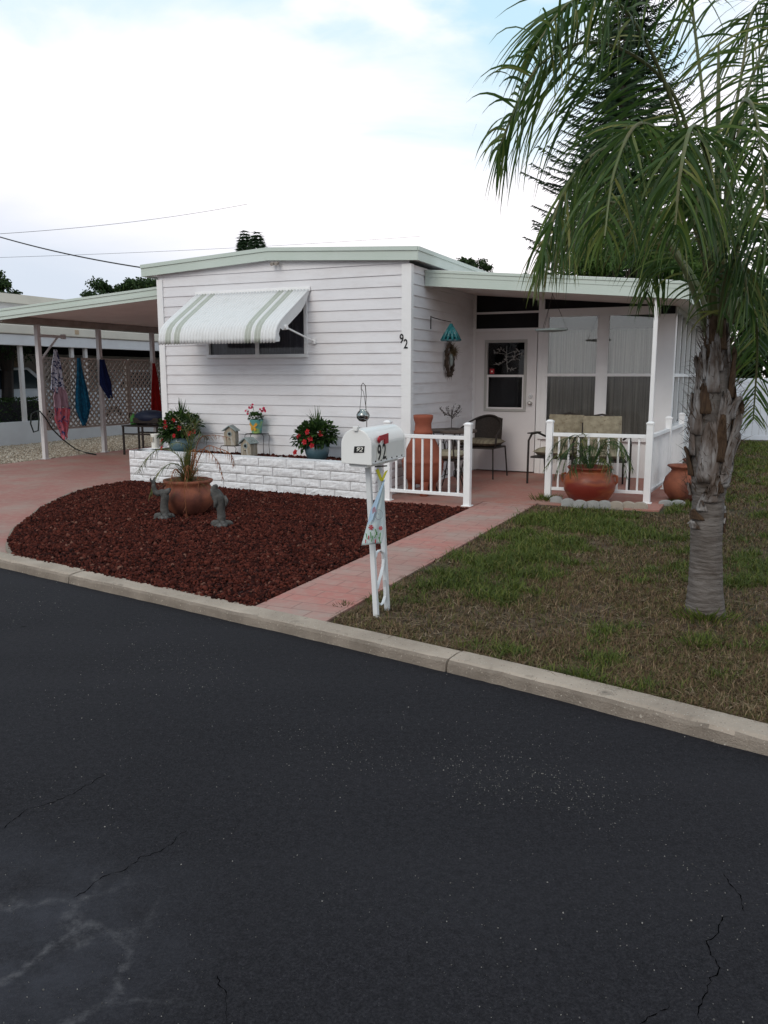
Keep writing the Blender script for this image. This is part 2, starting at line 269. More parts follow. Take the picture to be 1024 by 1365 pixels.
# ------------------------------------------------------------------ mesh builder
class MB:
    def __init__(s): s.v = []; s.f = []; s.mi = []; s.cur = 0
    def add(s, vs, fs):
        o = len(s.v); s.v += [tuple(p) for p in vs]; s.f += [tuple(i + o for i in f) for f in fs]; s.mi += [s.cur] * len(fs); return s
    def box(s, x0, x1, y0, y1, z0, z1, T=None):
        vs = [Vector((x, y, z)) for z in (z0, z1) for x, y in ((x0, y0), (x1, y0), (x1, y1), (x0, y1))]
        if T: vs = [T @ p for p in vs]
        return s.add(vs, [(3, 2, 1, 0), (4, 5, 6, 7), (0, 1, 5, 4), (1, 2, 6, 5), (2, 3, 7, 6), (3, 0, 4, 7)])
    def quad(s, a, b, c, d): return s.add([a, b, c, d], [(0, 1, 2, 3)])
    def tube(s, pts, r, n=8, cap=True, flat=None):
        pts = [Vector(p) for p in pts]; rs = r if isinstance(r, (list, tuple)) else [r] * len(pts); vs = []
        t0 = (pts[1] - pts[0]).normalized(); up = Vector((0, 0, 1)) if abs(t0.z) < .9 else Vector((1, 0, 0))
        a = t0.cross(up).normalized(); rings = len(pts)
        for i, p in enumerate(pts):
            t = (pts[min(i + 1, rings - 1)] - pts[max(i - 1, 0)]).normalized()
            a = (a - t * a.dot(t)).normalized(); b = t.cross(a)
            for k in range(n):
                q = 2 * pi * k / n + pi / n; vs.append(p + (a * cos(q) + b * sin(q) * (flat or 1)) * rs[i])
        fs = [(i * n + k, i * n + (k + 1) % n, (i + 1) * n + (k + 1) % n, (i + 1) * n + k) for i in range(rings - 1) for k in range(n)]
        if cap: fs += [tuple(range(n - 1, -1, -1)), tuple((rings - 1) * n + k for k in range(n))]
        return s.add(vs, fs)
    def lathe(s, prof, n=28, c=(0, 0, 0), lobes=0, amp=0, T=None):
        vs = []
        for r, z in prof:
            for k in range(n):
                q = 2 * pi * k / n; rr = r * (1 + (amp * (abs(cos(q * lobes / 2)) - .7) if lobes else 0))
                p = Vector((c[0] + rr * cos(q), c[1] + rr * sin(q), c[2] + z)); vs.append(T @ p if T else p)
        m = len(prof)
        fs = [(i * n + k, i * n + (k + 1) % n, (i + 1) * n + (k + 1) % n, (i + 1) * n + k) for i in range(m - 1) for k in range(n)]
        fs.append(tuple(range(n - 1, -1, -1))); fs.append(tuple((m - 1) * n + k for k in range(n)))
        return s.add(vs, fs)
    def prism(s, poly, fn0, fn1):     # polygon [(a,b)] mapped by two functions to 3D
        n = len(poly); vs = [fn0(*p) for p in poly] + [fn1(*p) for p in poly]
        return s.add(vs, [tuple(range(n - 1, -1, -1)), tuple(range(n, 2 * n))] + [(i, (i + 1) % n, n + (i + 1) % n, n + i) for i in range(n)])
    def grid(s, fn, nu, nv):
        vs = [fn(i / nu, j / nv) for j in range(nv + 1) for i in range(nu + 1)]
        return s.add(vs, [(j * (nu + 1) + i, j * (nu + 1) + i + 1, (j + 1) * (nu + 1) + i + 1, (j + 1) * (nu + 1) + i) for j in range(nv) for i in range(nu)])
    def ball(s, c, r, n=12, sq=(1, 1, 1)):
        prof = [(max(1e-4, r * sin(pi * i / n)), -r * cos(pi * i / n)) for i in range(n + 1)]
        vs = []
        for rr, z in prof:
            for k in range(n * 2): vs.append((c[0] + rr * cos(pi * k / n) * sq[0], c[1] + rr * sin(pi * k / n) * sq[1], c[2] + z * sq[2]))
        N = n * 2
        return s.add(vs, [(i * N + k, i * N + (k + 1) % N, (i + 1) * N + (k + 1) % N, (i + 1) * N + k) for i in range(n) for k in range(N)])
    def leaf(s, p, d, l, w, droop=0., up=None):
        p = Vector(p); d = Vector(d).normalized(); side = d.cross(up or Vector((random.uniform(-.6, .6), random.uniform(-.6, .6), 1)))
        if side.length < .05: side = Vector((1, 0, 0))
        side.normalize(); m = p + d * l * .45 + Vector((0, 0, -droop * l * .3)); e = p + d * l + Vector((0, 0, -droop * l))
        nrm = side.cross(d) * w * .18
        return s.add([p, m + side * w * .5 + nrm, m, m - side * w * .5 + nrm, e], [(0, 2, 1), (0, 3, 2), (1, 2, 4), (2, 3, 4)])
    def build(s, name, mats, parent=None, smooth=False, bev=0, thick=0, sub=0):
        me = bpy.data.meshes.new(name); me.from_pydata(s.v, [], s.f)
        for m in (mats if isinstance(mats, (list, tuple)) else [mats]): me.materials.append(m if not isinstance(m, str) else M[m])
        if any(s.mi): me.polygons.foreach_set('material_index', s.mi)
        if smooth: me.polygons.foreach_set('use_smooth', [True] * len(s.f))
        me.update(); o = bpy.data.objects.new(name, me); COL.objects.link(o)
        if parent: o.parent = parent
        if thick: md = o.modifiers.new('t', 'SOLIDIFY'); md.thickness = thick
        if bev: md = o.modifiers.new('b', 'BEVEL'); md.width = bev; md.segments = 2; md.limit_method = 'ANGLE'
        if sub: md = o.modifiers.new('s', 'SUBSURF'); md.levels = sub; md.render_levels = sub
        return o
def tag(o, label=None, cat=None, group=None, kind=None):
    if label: o['label'] = label
    if cat: o['category'] = cat
    if group: o['group'] = group
    if kind: o['kind'] = kind
    return o
def thing(name, label, cat, loc=(0, 0, 0), rz=0, group=None, house=True):
    o = bpy.data.objects.new(name, None); COL.objects.link(o); o.empty_display_size = .1
    if house: o.location = tow(loc); o.rotation_euler = (0, 0, ANG + rz)
    else: o.location = loc; o.rotation_euler = (0, 0, rz)
    return tag(o, label, cat, group)
def npmesh(name, V, F, m, **kw):      # V (n,3), F (m,3 or 4)
    me = bpy.data.meshes.new(name); k = F.shape[1]
    me.vertices.add(len(V)); me.vertices.foreach_set('co', V.astype(np.float32).ravel())
    me.loops.add(F.size); me.loops.foreach_set('vertex_index', F.astype(np.int32).ravel())
    me.polygons.add(len(F)); me.polygons.foreach_set('loop_start', np.arange(0, F.size, k, dtype=np.int32)); me.polygons.foreach_set('loop_total', np.full(len(F), k, dtype=np.int32))
    me.materials.append(M[m]); me.update(calc_edges=True); me.validate()
    o = bpy.data.objects.new(name, me); COL.objects.link(o); tag(o, **kw); return o
def textobj(name, txt, size, ext, m, parent, mw, font_shear=0., xs=1.):
    cu = bpy.data.curves.new(name, 'FONT'); cu.body = txt; cu.size = size; cu.extrude = ext; cu.shear = font_shear; cu.offset = size * .012; cu.align_x = 'CENTER'; cu.align_y = 'CENTER'
    t = bpy.data.objects.new(name + '_tmp', cu); COL.objects.link(t); bpy.context.view_layer.update()
    me = bpy.data.meshes.new_from_object(t.evaluated_get(bpy.context.evaluated_depsgraph_get())); bpy.data.objects.remove(t)
    me.transform(mw @ Matrix.Diagonal((xs, 1, 1, 1))); me.materials.clear(); me.materials.append(M[m]); me.name = name
    o = bpy.data.objects.new(name, me); COL.objects.link(o); o.parent = parent; return o
def inpoly(x, y, poly):
    c = np.zeros(x.shape, bool); n = len(poly)
    for i in range(n):
        x1, y1 = poly[i][:2]; x2, y2 = poly[i - 1][:2]
        k = ((y1 > y) != (y2 > y)) & (x < (x2 - x1) * (y - y1) / (y2 - y1 + 1e-12) + x1); c ^= k
    return c
def noise2(x, y, s, seed=0):
    return np.array([mn.fractal(Vector((a * s + seed, b * s, seed * .37)), .8, 2., 3) for a, b in zip(x, y)])
def polyplate(name, poly, z0, z1, m, world=True):
    b = MB(); b.prism(poly, lambda x, y: (x, y, z0), lambda x, y: (x, y, z1)); return b.build(name, m)
# ------------------------------------------------------------------ setting: ground, road, kerb, paving
def hplace(o): o.location = (OX, OY, 0); o.rotation_euler = (0, 0, ANG); return o
KP = [Vector(p) for p in ((-14, 13.6), (-9.0, 10.35), (-5.9, 8.24), (-2.96, 6.21), (-1.3, 5.07), (.314, 3.94), (1.49, 3.02), (3.6, 1.25), (7.5, -2.4), (12, -7))]
def catmull(P, n=24):
    out = []
    for i in range(len(P) - 1):
        p0, p1, p2, p3 = P[max(i - 1, 0)], P[i], P[i + 1], P[min(i + 2, len(P) - 1)]
        for k in range(n):
            t = k / n; out.append(.5 * ((2 * p1) + (p2 - p0) * t + (2 * p0 - 5 * p1 + 4 * p2 - p3) * t * t + (3 * p1 - p0 - 3 * p2 + p3) * t ** 3))
    out.append(P[-1]); return out
KL = catmull(KP)
KN = []
for i, p in enumerate(KL):
    t = (KL[min(i + 1, len(KL) - 1)] - KL[max(i - 1, 0)]).normalized(); KN.append(Vector((-t.y, t.x)))
KW = .155
back = [p + n_ * KW for p, n_ in zip(KL, KN)]
def kerb_back_at_h(hx):               # house coordinates of the kerb's back edge at a given hx
    Q = [toh((p.x, p.y, 0)) for p in back]
    for a, b in zip(Q, Q[1:]):
        if a.x <= hx <= b.x: return a.y + (b.y - a.y) * (hx - a.x) / (b.x - a.x)
    return Q[0].y
b = MB(); b.quad((-300, -300, -.06), (300, -300, -.06), (300, 400, -.06), (-300, 400, -.06)); tag(b.build('ground', 'yard_soil'), kind='structure')
b = MB(); poly = [(p.x, p.y) for p in KL]
b.prism([(-60, 30)] + poly + [(40, -40), (-60, -40)], lambda x, y: (x, y, -.05), lambda x, y: (x, y, 0))
road = tag(b.build('road', 'road'), kind='structure')
b = MB(); b.prism([(-60, 60)] + [(-14.2, 14)] + [(p.x, p.y) for p in back] + [(80, -7), (80, 120), (-60, 120)], lambda x, y: (x, y, -.055), lambda x, y: (x, y, .048))
tag(b.build('yard', 'yard_soil'), kind='structure')
# kerb: concrete segments with joints
b = MB(); joints = []
cum = [0.]
for a, c in zip(KL, KL[1:]): cum.append(cum[-1] + (c - a).length)
jt = [gp(133, 768, 0), gp(598, 890, 0)]
def arc_of(p): return min(range(len(KL)), key=lambda i: (KL[i] - Vector((p.x, p.y))).length)
ja = [cum[arc_of(p)] for p in jt]; ja = sorted(ja + [ja[0] - 2.6, ja[1] + 3.2, ja[0] - 5.2, 0, cum[-1]])
def kpt(s):
    i = max(0, min(len(cum) - 2, next((k for k, c in enumerate(cum) if c > s), len(cum)) - 1)); t = (s - cum[i]) / (cum[i + 1] - cum[i])
    return KL[i].lerp(KL[i + 1], t), KN[i].lerp(KN[i + 1], t)
for si, (s0, s1) in enumerate(zip(ja, ja[1:])):
    s0 += .006; s1 -= .006; n_ = max(2, int((s1 - s0) / .05)); rows = []
    dz = random.uniform(-.004, .004)
    for i in range(n_ + 1):
        s = s0 + (s1 - s0) * i / n_; p, nn = kpt(s); w = mn.noise(Vector((s * 6, si, 0))) * .007 + mn.noise(Vector((s * 25, si, 5))) * .003; w2 = mn.noise(Vector((s * 3, 9, si))) * .010 + mn.noise(Vector((s * 18, 9, si))) * .006; endr = .006 if i in (0, n_) else 0
        prof = [(-.012, -.03), (-.010 + w2, .0), (-.004 + w2, .045 + w), (.006 + endr, .060 + w), (.024, .068 + dz - endr), (.10, .070 + dz + w * .4), (KW - .008, .068 + dz), (KW, .05), (KW, -.03)]
        rows.append([(p.x + nn.x * o, p.y + nn.y * o, z) for o, z in prof])
    m_ = len(rows[0]); vs = [q for r in rows for q in r]
    b.add(vs, [(i * m_ + k, i * m_ + k + 1, (i + 1) * m_ + k + 1, (i + 1) * m_ + k) for i in range(n_) for k in range(m_ - 1)] + [tuple(range(m_)), tuple(n_ * m_ + k for k in range(m_ - 1, -1, -1))])
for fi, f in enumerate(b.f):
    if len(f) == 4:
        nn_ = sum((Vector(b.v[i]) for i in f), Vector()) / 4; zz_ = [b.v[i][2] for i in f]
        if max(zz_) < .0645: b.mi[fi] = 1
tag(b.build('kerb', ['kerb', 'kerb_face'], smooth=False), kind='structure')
# paving
kb = kerb_back_at_h
bed_curve = [(-1.38, kb(-1.38) - .03), (-1.62, -4.58), (-1.96, -4.27), (-2.36, -3.85), (-2.7, -3.36), (-3.08, -2.86), (-3.40, -2.30), (-3.64, -1.85), (-3.78, -1.35), (-3.80, -.60)]
bed = bed_curve + [(-.02, -.90), (-.02, -.98), (1.11, -.98), (1.11, kb(1.11) - .03)] + [(x, kb(x) - .03) for x in (.6, .1, -.5, -1.0)]
bp_ = MB(); bp_.prism(bed, lambda x, y: (x, y, .03), lambda x, y: (x, y, .052)); tag(hplace(bp_.build('mulch_bed', 'lava_base')), kind='structure')
b = MB(); dk = [(x, kb(x) - .03) for x in (-1.8, -3, -4.5, -6.2, -8.2)]
b.prism(bed_curve[::-1] + dk + [(-7.12, -3), (-7.12, 9.5), (-3.80, 9.5)], lambda x, y: (x, y, .02), lambda x, y: (x, y, .060)); tag(hplace(b.build('driveway', 'drive')), kind='structure')
b = MB(); b.prism([(1.115, kb(1.11) - .04), (1.66, kb(1.66) - .04), (1.665, -4), (1.69, -.9), (1.69, -.5), (1.115, -.5)], lambda x, y: (x, y, .02), lambda x, y: (x, y, .062)); tag(hplace(b.build('walkway', 'walk')), kind='structure')
b = MB(); b.prism([(-.02, -.97), (1.112, -.97), (1.112, -.49), (1.70, -.49), (1.70, -.36), (2.98, -.36), (3.0, 2.5), (-.02, 2.5)], lambda x, y: (x, y, .02), lambda x, y: (x, y, .067)); tag(hplace(b.build('patio', 'patio')), kind='structure')
b = MB(); ec = [Vector((x, y, 0)) for x, y in bed_curve]; ec = [e for e in catmull(ec, 8)]; vs = []
for i, e in enumerate(ec):
    t = (ec[min(i + 1, len(ec) - 1)] - ec[max(i - 1, 0)]).normalized(); s = Vector((-t.y, t.x, 0)); w_ = .016 + .004 * mn.noise(e * 6)
    vs += [e - s * w_ + Vector((0, 0, .03)), e - s * w_ + Vector((0, 0, .066)), e + s * w_ + Vector((0, 0, .066)), e + s * w_ + Vector((0, 0, .03))]
b.add(vs, [(4 * i + k, 4 * i + k + 1, 4 * i + k + 5, 4 * i + k + 4) for i in range(len(ec) - 1) for k in range(3)]); tag(hplace(b.build('bed_edging', 'kerb_face')), kind='structure')
# asphalt cracks and dusty seams, laid on the road
def crack(pts, w, m, jit=.028, z=.0012):
    P = [gp(x, y, 0) for x, y in pts]; L_ = []
    for a, c in zip(P, P[1:]):
        n_ = max(3, int((c - a).length / .010))
        for k in range(n_): L_.append(a.lerp(c, k / n_))
    L_.append(P[-1]); b = MB(); vs = []
    for i, p in enumerate(L_):
        t = (L_[min(i + 1, len(L_) - 1)] - L_[max(i - 1, 0)]).normalized(); s = Vector((-t.y, t.x, 0))
        o = s * (random.uniform(-.5, .5) * jit * .12 + mn.noise(p * 9) * jit + mn.noise(p * 45) * jit * .35); ww = w * random.uniform(.05, 1.0) * (1 if 0 < i < len(L_) - 1 else .1)
        vs += [p + o + s * ww + Vector((0, 0, z)), p + o - s * ww + Vector((0, 0, z))]
    b.add(vs, [(2 * i, 2 * i + 1, 2 * i + 3, 2 * i + 2) for i in range(len(L_) - 1)])
    o = b.build('crack', m); o.parent = road; return o
for pts, w in (([(962, 1165), (985, 1185), (990, 1215)], 0.0021), ([(968, 1222), (945, 1255), (958, 1290), (930, 1350), (938, 1400)], 0.00192), ([(890, 1335), (850, 1368)], 0.0018), ([(250, 1108), (205, 1135), (150, 1165), (92, 1198)], 0.0015), ([(148, 1032), (95, 1058), (40, 1078), (2, 1106)], 0.00156), ([(290, 1300), (300, 1345), (296, 1370)], 0.00132)):
    crack(pts, w, 'crack_dark')
# ------------------------------------------------------------------ lava rock, gravel, grit (uncountable stuff)
ICO_V = []; g_ = (1 + 5 ** .5) / 2
for a in (-1, 1):
    for c in (-g_, g_): ICO_V += [(0, a, c), (a, c, 0), (c, 0, a)]
ICO_V = np.array(ICO_V) / math.sqrt(1 + g_ * g_)
ICO_F = []
for i in range(12):
    for j in range(i + 1, 12):
        for k in range(j + 1, 12):
            d = [np.linalg.norm(ICO_V[x] - ICO_V[y]) for x, y in ((i, j), (j, k), (i, k))]
            if max(d) < 1.2:
                nrm = np.cross(ICO_V[j] - ICO_V[i], ICO_V[k] - ICO_V[i])
                ICO_F.append((i, j, k) if nrm @ ICO_V[i] > 0 else (i, k, j))
ICO_F = np.array(ICO_F)
def rocks(name, pts, z, s0, s1, m, rough=.3, **kw):
    n = len(pts); s = rng.uniform(s0, s1, n) * (1 + (rng.random(n) > .9) * .5)
    V = ICO_V[None] * (1 + rng.uniform(-rough, rough, (n, 12, 1))) * s[:, None, None] * rng.uniform(.6, 1.15, (n, 1, 3))
    a = rng.uniform(0, 2 * pi, n); ca, sa = np.cos(a)[:, None], np.sin(a)[:, None]
    tx = rng.uniform(-.8, .8, n)[:, None]
    x, y, zz = V[..., 0], V[..., 1], V[..., 2]; zz2 = zz * np.cos(tx) + y * np.sin(tx); y = y * np.cos(tx) - zz * np.sin(tx)
    V = np.stack([x * ca - y * sa + pts[:, 0:1], x * sa + y * ca + pts[:, 1:2], zz2 + z[:, None]], -1)
    F = (ICO_F[None] + (np.arange(n) * 12)[:, None, None]).reshape(-1, 3)
    return npmesh(name, V.reshape(-1, 3), F, m, **kw)
def sample(poly, n):
    P = np.array([p[:2] for p in poly]); lo, hi = P.min(0), P.max(0); q = rng.uniform(lo, hi, (n * 3, 2)); return q[inpoly(q[:, 0], q[:, 1], poly)][:n]
KPH = toh(gp(252, 684)); q = sample([(x, y) for x, y in bed], 64000)
keep = (np.hypot(q[:, 0] - KPH.x, q[:, 1] - KPH.y) > .15)
bed_in = [(x * .985 - .01, y * .99 - .04) for x, y in bed]
q = q[keep]; hgt = noise2(q[:, 0], q[:, 1], 2.2, 3) * .012
o = rocks('lava_rock', q, .060 + rng.uniform(-.006, .010, len(q)) + hgt, .006, .0155, 'lava', rough=.45, kind='stuff', label='dark red lava rock mulch filling the curved bed by the kerb', cat='lava rock'); hplace(o)
gpoly = [(-9.9, -4.5), (-7.13, -1.5), (-7.13, 9.6), (-9.95, 9.6)]
b = MB(); b.prism(gpoly, lambda x, y: (x, y, .03), lambda x, y: (x, y, .053)); tag(hplace(b.build('gravel_strip', 'gravel_base')), kind='structure')
q = sample(gpoly, 30000); o = rocks('gravel', q, .055 + rng.uniform(0, .008, len(q)), .007, .018, 'gravel', kind='stuff', label='pale tan gravel strip beside the carport slab', cat='gravel'); hplace(o)
# chips lying on the asphalt
n = 42000; px = rng.uniform(-20, 1050, n); py = 760 + 640 * rng.random(n) ** 1.3
dr = np.array([gp(a, c, 0)[:2] for a, c in zip(px, py)])
rp = [(p.x, p.y) for p in KL] + [(40, -40), (-60, -40)]
band = np.exp(-((dr[:, 1] + dr[:, 0] * .75 - 3.25) / .35) ** 2)
k = inpoly(dr[:, 0], dr[:, 1], rp) & ((dr[:, 1] > 2.6) | (rng.random(n) < .35)) & (rng.random(n) < (.16 + .95 * band) * np.clip(.5 + 1.2 * noise2(dr[:, 0], dr[:, 1], 1.3), .1, 1)); dr = dr[k]
rocks('road_grit', dr, np.full(len(dr), .0006), .0008, .0024, 'grit', kind='stuff', label='tiny pale stone chips scattered over the black asphalt', cat='grit')
# ------------------------------------------------------------------ grass
def blades(name, P, hgt, wid, lean, m, z=.048, flat=False, **kw):
    n = len(P); a = rng.uniform(0, 2 * pi, n); dx, dy = np.cos(a), np.sin(a); l = rng.uniform(1.40, 1.62, n) if flat else rng.uniform(0, 1, n) ** .7 * lean
    b2 = a + pi / 2 + rng.uniform(-.5, .5, n); sx, sy = np.cos(b2) * wid / 2, np.sin(b2) * wid / 2
    c, s = np.cos(l), np.sin(l)
    def pt(t, lf, w):
        hx_ = P[:, 0] + dx * hgt * t * s * lf + sx * w; hy_ = P[:, 1] + dy * hgt * t * s * lf + sy * w
        return np.stack([hx_, hy_, z + hgt * t * c * (1 - .25 * (lf - 1)) + .001], -1)
    V = np.stack([pt(0, 1, 1), pt(0, 1, -1), pt(.55, 1, .8), pt(.55, 1, -.8), pt(1, 1.6, 0)], 1)
    F = np.array([[0, 1, 3], [0, 3, 2], [2, 3, 4]])[None] + (np.arange(n) * 5)[:, None, None]
    return npmesh(name, V.reshape(-1, 3), F.reshape(-1, 3), m, **kw)
lawn_poly_h = [(1.70, -5.30), (1.70, -.52), (2.96, -.52), (3.05, 10), (16, 10), (16, -16)]
def lawn_pts(n, y0, y1, pw=1.0):
    Y = (y0 ** (1 - pw) + (y1 ** (1 - pw) - y0 ** (1 - pw)) * rng.random(n)) ** (1 / (1 - pw)) if pw != 1 else y0 * (y1 / y0) ** rng.random(n)
    X = rng.uniform(-.12, .86, n) * Y * 1.0
    hx_ = (X - OX) * ux + (Y - OY) * uy; hy_ = -(X - OX) * uy + (Y - OY) * ux
    bk = [(p.x, p.y) for p in back] + [(80, -7), (80, 120), (-60, 120), (-60, 60), (-14.2, 14)]
    k = inpoly(X, Y, bk) & (((hx_ > 1.69 - .05 * np.array([mn.noise(Vector((a * 5, 0, 3))) for a in hy_])) & (hy_ < -.5)) | ((hx_ > 3.04) & (hy_ < 10.1))) & (np.hypot(X - 1.95, Y - 4.85) > .1)
    return np.stack([X[k], Y[k]], -1)
P = lawn_pts(640000, 2.6, 20, 1.0)
hxx = (P[:, 0] - OX) * ux + (P[:, 1] - OY) * uy
nz = noise2(P[:, 0], P[:, 1], .9, 5) + .8 * noise2(P[:, 0], P[:, 1], 3.0, 11)
green = nz + .42 * np.exp(-((hxx - 2.0) / .7) ** 2) * (P[:, 1] > 4.9) + .40 * np.clip((P[:, 1] - 10) / 3, 0, 1) - .25 * np.exp(-((P[:, 1] + .75 * P[:, 0] - 4.7) / .55) ** 2)
bare = noise2(P[:, 0], P[:, 1], 1.6, 21)
D = P[:, 1]
kg = (green > .02) & (rng.random(len(P)) < np.clip((green + .02) * 1.9, .12, .9))
Pg = P[kg]; Dg = D[kg]; hg_ = rng.uniform(.02, .075, len(Pg)) * (.7 + .6 * rng.random(len(Pg))) * (1 + .6 * np.clip(green[kg] - .2, 0, .8)); 
blades('green_grass', Pg, hg_ , .0028 + .00065 * Dg, 1.0, 'grass_green', z=.046, kind='stuff', label='patchy green grass tufts over the front lawn', cat='grass')
kd = ~kg & (rng.random(len(P)) < np.where(bare > .25, .35, .85))
Pd = P[kd]; blades('dry_grass', Pd, rng.uniform(.02, .055, len(Pd)), .0024 + .0005 * D[kd], 1.45, 'grass_dry', kind='stuff', label='dry brown grass and thatch between the green lawn tufts', cat='grass')
Ps = lawn_pts(26000, 2.6, 14, 1.0); ks = (noise2(Ps[:, 0], Ps[:, 1], 1.1, 33) > -.05) & (rng.random(len(Ps)) < .5); Ps = Ps[ks]
blades('straw_litter', Ps, rng.uniform(.03, .085, len(Ps)), .0026 + .0004 * Ps[:, 1], 1.0, 'straw_pale', z=.062, kind='stuff', label='pale dead straw lying loose on the dry parts of the lawn', cat='straw', flat=True)
# ------------------------------------------------------------------ mobile home
home = thing('mobile_home', 'white vinyl sided mobile home with pale green roof trim and glazed porch room', 'mobile home', (0, 0, 0))
WL = -3.70
FY = -.085
fl, fr, pk = hfr(188, 353, FY), hfr(557, 328.4, FY), hfr(356, 330, FY)
XL, XR, XP = fl.x, fr.x, pk.x
ZE = (fl.z + fr.z) / 2; ZP = pk.z; FH = .155
def ztop(x): return ZE + (ZP - ZE) * (1 - abs(x - XP) / (XP - XL if x < XP else XR - XP))
def siding(B, a0, a1, z0, z1, fn, holes=(), step=.13, top=None):
    z = z0
    while z < z1 - 1e-6:
        zb = min(z + step, z1); segs = [(a0, a1, z, zb)]
        for (h0, h1, k0, k1) in holes:
            ns_ = []
            for (p0, p1, q0, q1) in segs:
                if q1 <= k0 or q0 >= k1 or p1 <= h0 or p0 >= h1: ns_.append((p0, p1, q0, q1)); continue
                if p0 < h0: ns_.append((p0, h0, q0, q1))
                if p1 > h1: ns_.append((h1, p1, q0, q1))
                if q0 < k0: ns_.append((max(p0, h0), min(p1, h1), q0, k0))
                if q1 > k1: ns_.append((max(p0, h0), min(p1, h1), k1, q1))
            segs = ns_
        for (p0, p1, q0, q1) in segs:
            xs = [p0] + ([XP] if top and p0 < XP < p1 else []) + [p1]
            for x0, x1 in zip(xs, xs[1:]):
                t0, t1 = (min(q1, top(x0)), min(q1, top(x1))) if top else (q1, q1)
                if max(t0, t1) <= q0 + .002: continue
                t0, t1 = max(t0, q0), max(t1, q0)
                f = lambda zz: .015 - .013 * (zz - z) / step
                vs = [fn(x0, q0, 0), fn(x1, q0, 0), fn(x0, q0, f(q0)), fn(x1, q0, f(q0)), fn(x1, t1, f(t1)), fn(x0, t0, f(t0))]
                B.add(vs, [(0, 1, 3, 2), (2, 3, 4, 5)])
                fz = q0 + .03
        z = zb
wl = hfr(277, 458, 0).x + .03; wr = hfr(411, 475, 0).x - .03; wz0 = 1.72; wz1 = 2.47
b = MB(); siding(b, WL, -.0, .30, 3.1, lambda a, z, o: (a, -o, z), [(wl, wr, wz0, wz1)], top=lambda x: ztop(x) - .10); front = b.build('front_wall', 'vinyl', home)
b = MB(); siding(b, 0, 2.42, .07, 2.76, lambda a, z, o: (o, a, z)); b.build('side_wall', 'vinyl', home)
b = MB(); b.box(WL + .01, -.01, .03, .05, .02, 2.75) if False else None
b.box(WL, WL + .02, .001, 12, .02, 2.78); b.box(WL + .02, 0, 11.98, 12, .02, 2.8); b.box(-.02, -.001, 2.42, 12, .02, 2.74); b.build('back_wall', 'vinyl', home)
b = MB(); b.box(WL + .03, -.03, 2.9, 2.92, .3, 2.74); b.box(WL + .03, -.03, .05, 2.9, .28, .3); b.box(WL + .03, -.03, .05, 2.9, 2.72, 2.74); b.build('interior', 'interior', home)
b = MB(); b.box(WL - .012, WL + .085, -.030, .0, .30, 2.74); b.build('corner_trim', 'white_trim', home, bev=.004)
b = MB(); b.add([(x, y, z) for z in (.07, 2.76) for x, y in ((-.093, -.032), (.032, -.032), (.032, .055), (.001, .055), (.001, -.001), (-.093, -.001))], [(5, 4, 3, 2, 1, 0), (6, 7, 8, 9, 10, 11)] + [(i, (i + 1) % 6, 6 + (i + 1) % 6, 6 + i) for i in range(6)]); b.build('corner_trim', 'white_trim', home, bev=.004)
# roof
b = MB()
for x0, x1 in ((XL + .02, XP), (XP, XR - .02)):
    b.add([(x0, FY + .02, ztop(x0) - .02), (x1, FY + .02, ztop(x1) - .02), (x1, 12.2, ztop(x1) - .02), (x0, 12.2, ztop(x0) - .02), (x0, FY + .02, ztop(x0) - FH + .02), (x1, FY + .02, ztop(x1) - FH + .02), (x1, 12.2, ztop(x1) - FH + .02), (x0, 12.2, ztop(x0) - FH + .02)], [(0, 1, 2, 3), (7, 6, 5, 4), (0, 4, 5, 1), (1, 5, 6, 2), (2, 6, 7, 3), (3, 7, 4, 0)])
roof = b.build('roof', 'white_trim', home)
def fascia(B, p0, p1, h, out, bands=((0, .30, .014), (.30, 1, 0.))):   # stepped metal fascia between two top points, out = outward vector
    p0, p1, out = Vector(p0), Vector(p1), Vector(out)
    for a, c, o in bands:
        vs = []
        for p in (p0, p1):
            for zz in (-a * h, -c * h):
                for oo in (-.018, o + .004): vs.append(p + Vector((0, 0, zz)) + out * oo)
        B.add(vs, [(0, 1, 3, 2), (4, 6, 7, 5), (0, 4, 5, 1), (2, 3, 7, 6), (1, 5, 7, 3), (0, 2, 6, 4)])
b = MB()
fascia(b, (XL, FY, ztop(XL)), (XP, FY, ZP), FH, (0, -1, 0)); fascia(b, (XP, FY, ZP), (XR, FY, ztop(XR)), FH, (0, -1, 0))
fascia(b, (XR, FY, ztop(XR)), (XR, 12.2, ztop(XR)), FH, (1, 0, 0)); fascia(b, (XL, 12.2, ztop(XL)), (XL, FY, ztop(XL)), FH, (-1, 0, 0))
b.build('fascia', 'mint_metal', home)
q_ = hfr(365.5, 349, FY - .01); b = MB(); b.tube([(q_.x - .03, FY + .03, q_.z - .01), (q_.x - .03, FY - .03, q_.z - .03)], .022, 8); b.tube([(q_.x + .03, FY + .03, q_.z - .01), (q_.x + .03, FY - .03, q_.z - .03)], .022, 8); b.build('security_light', 'beam', home)
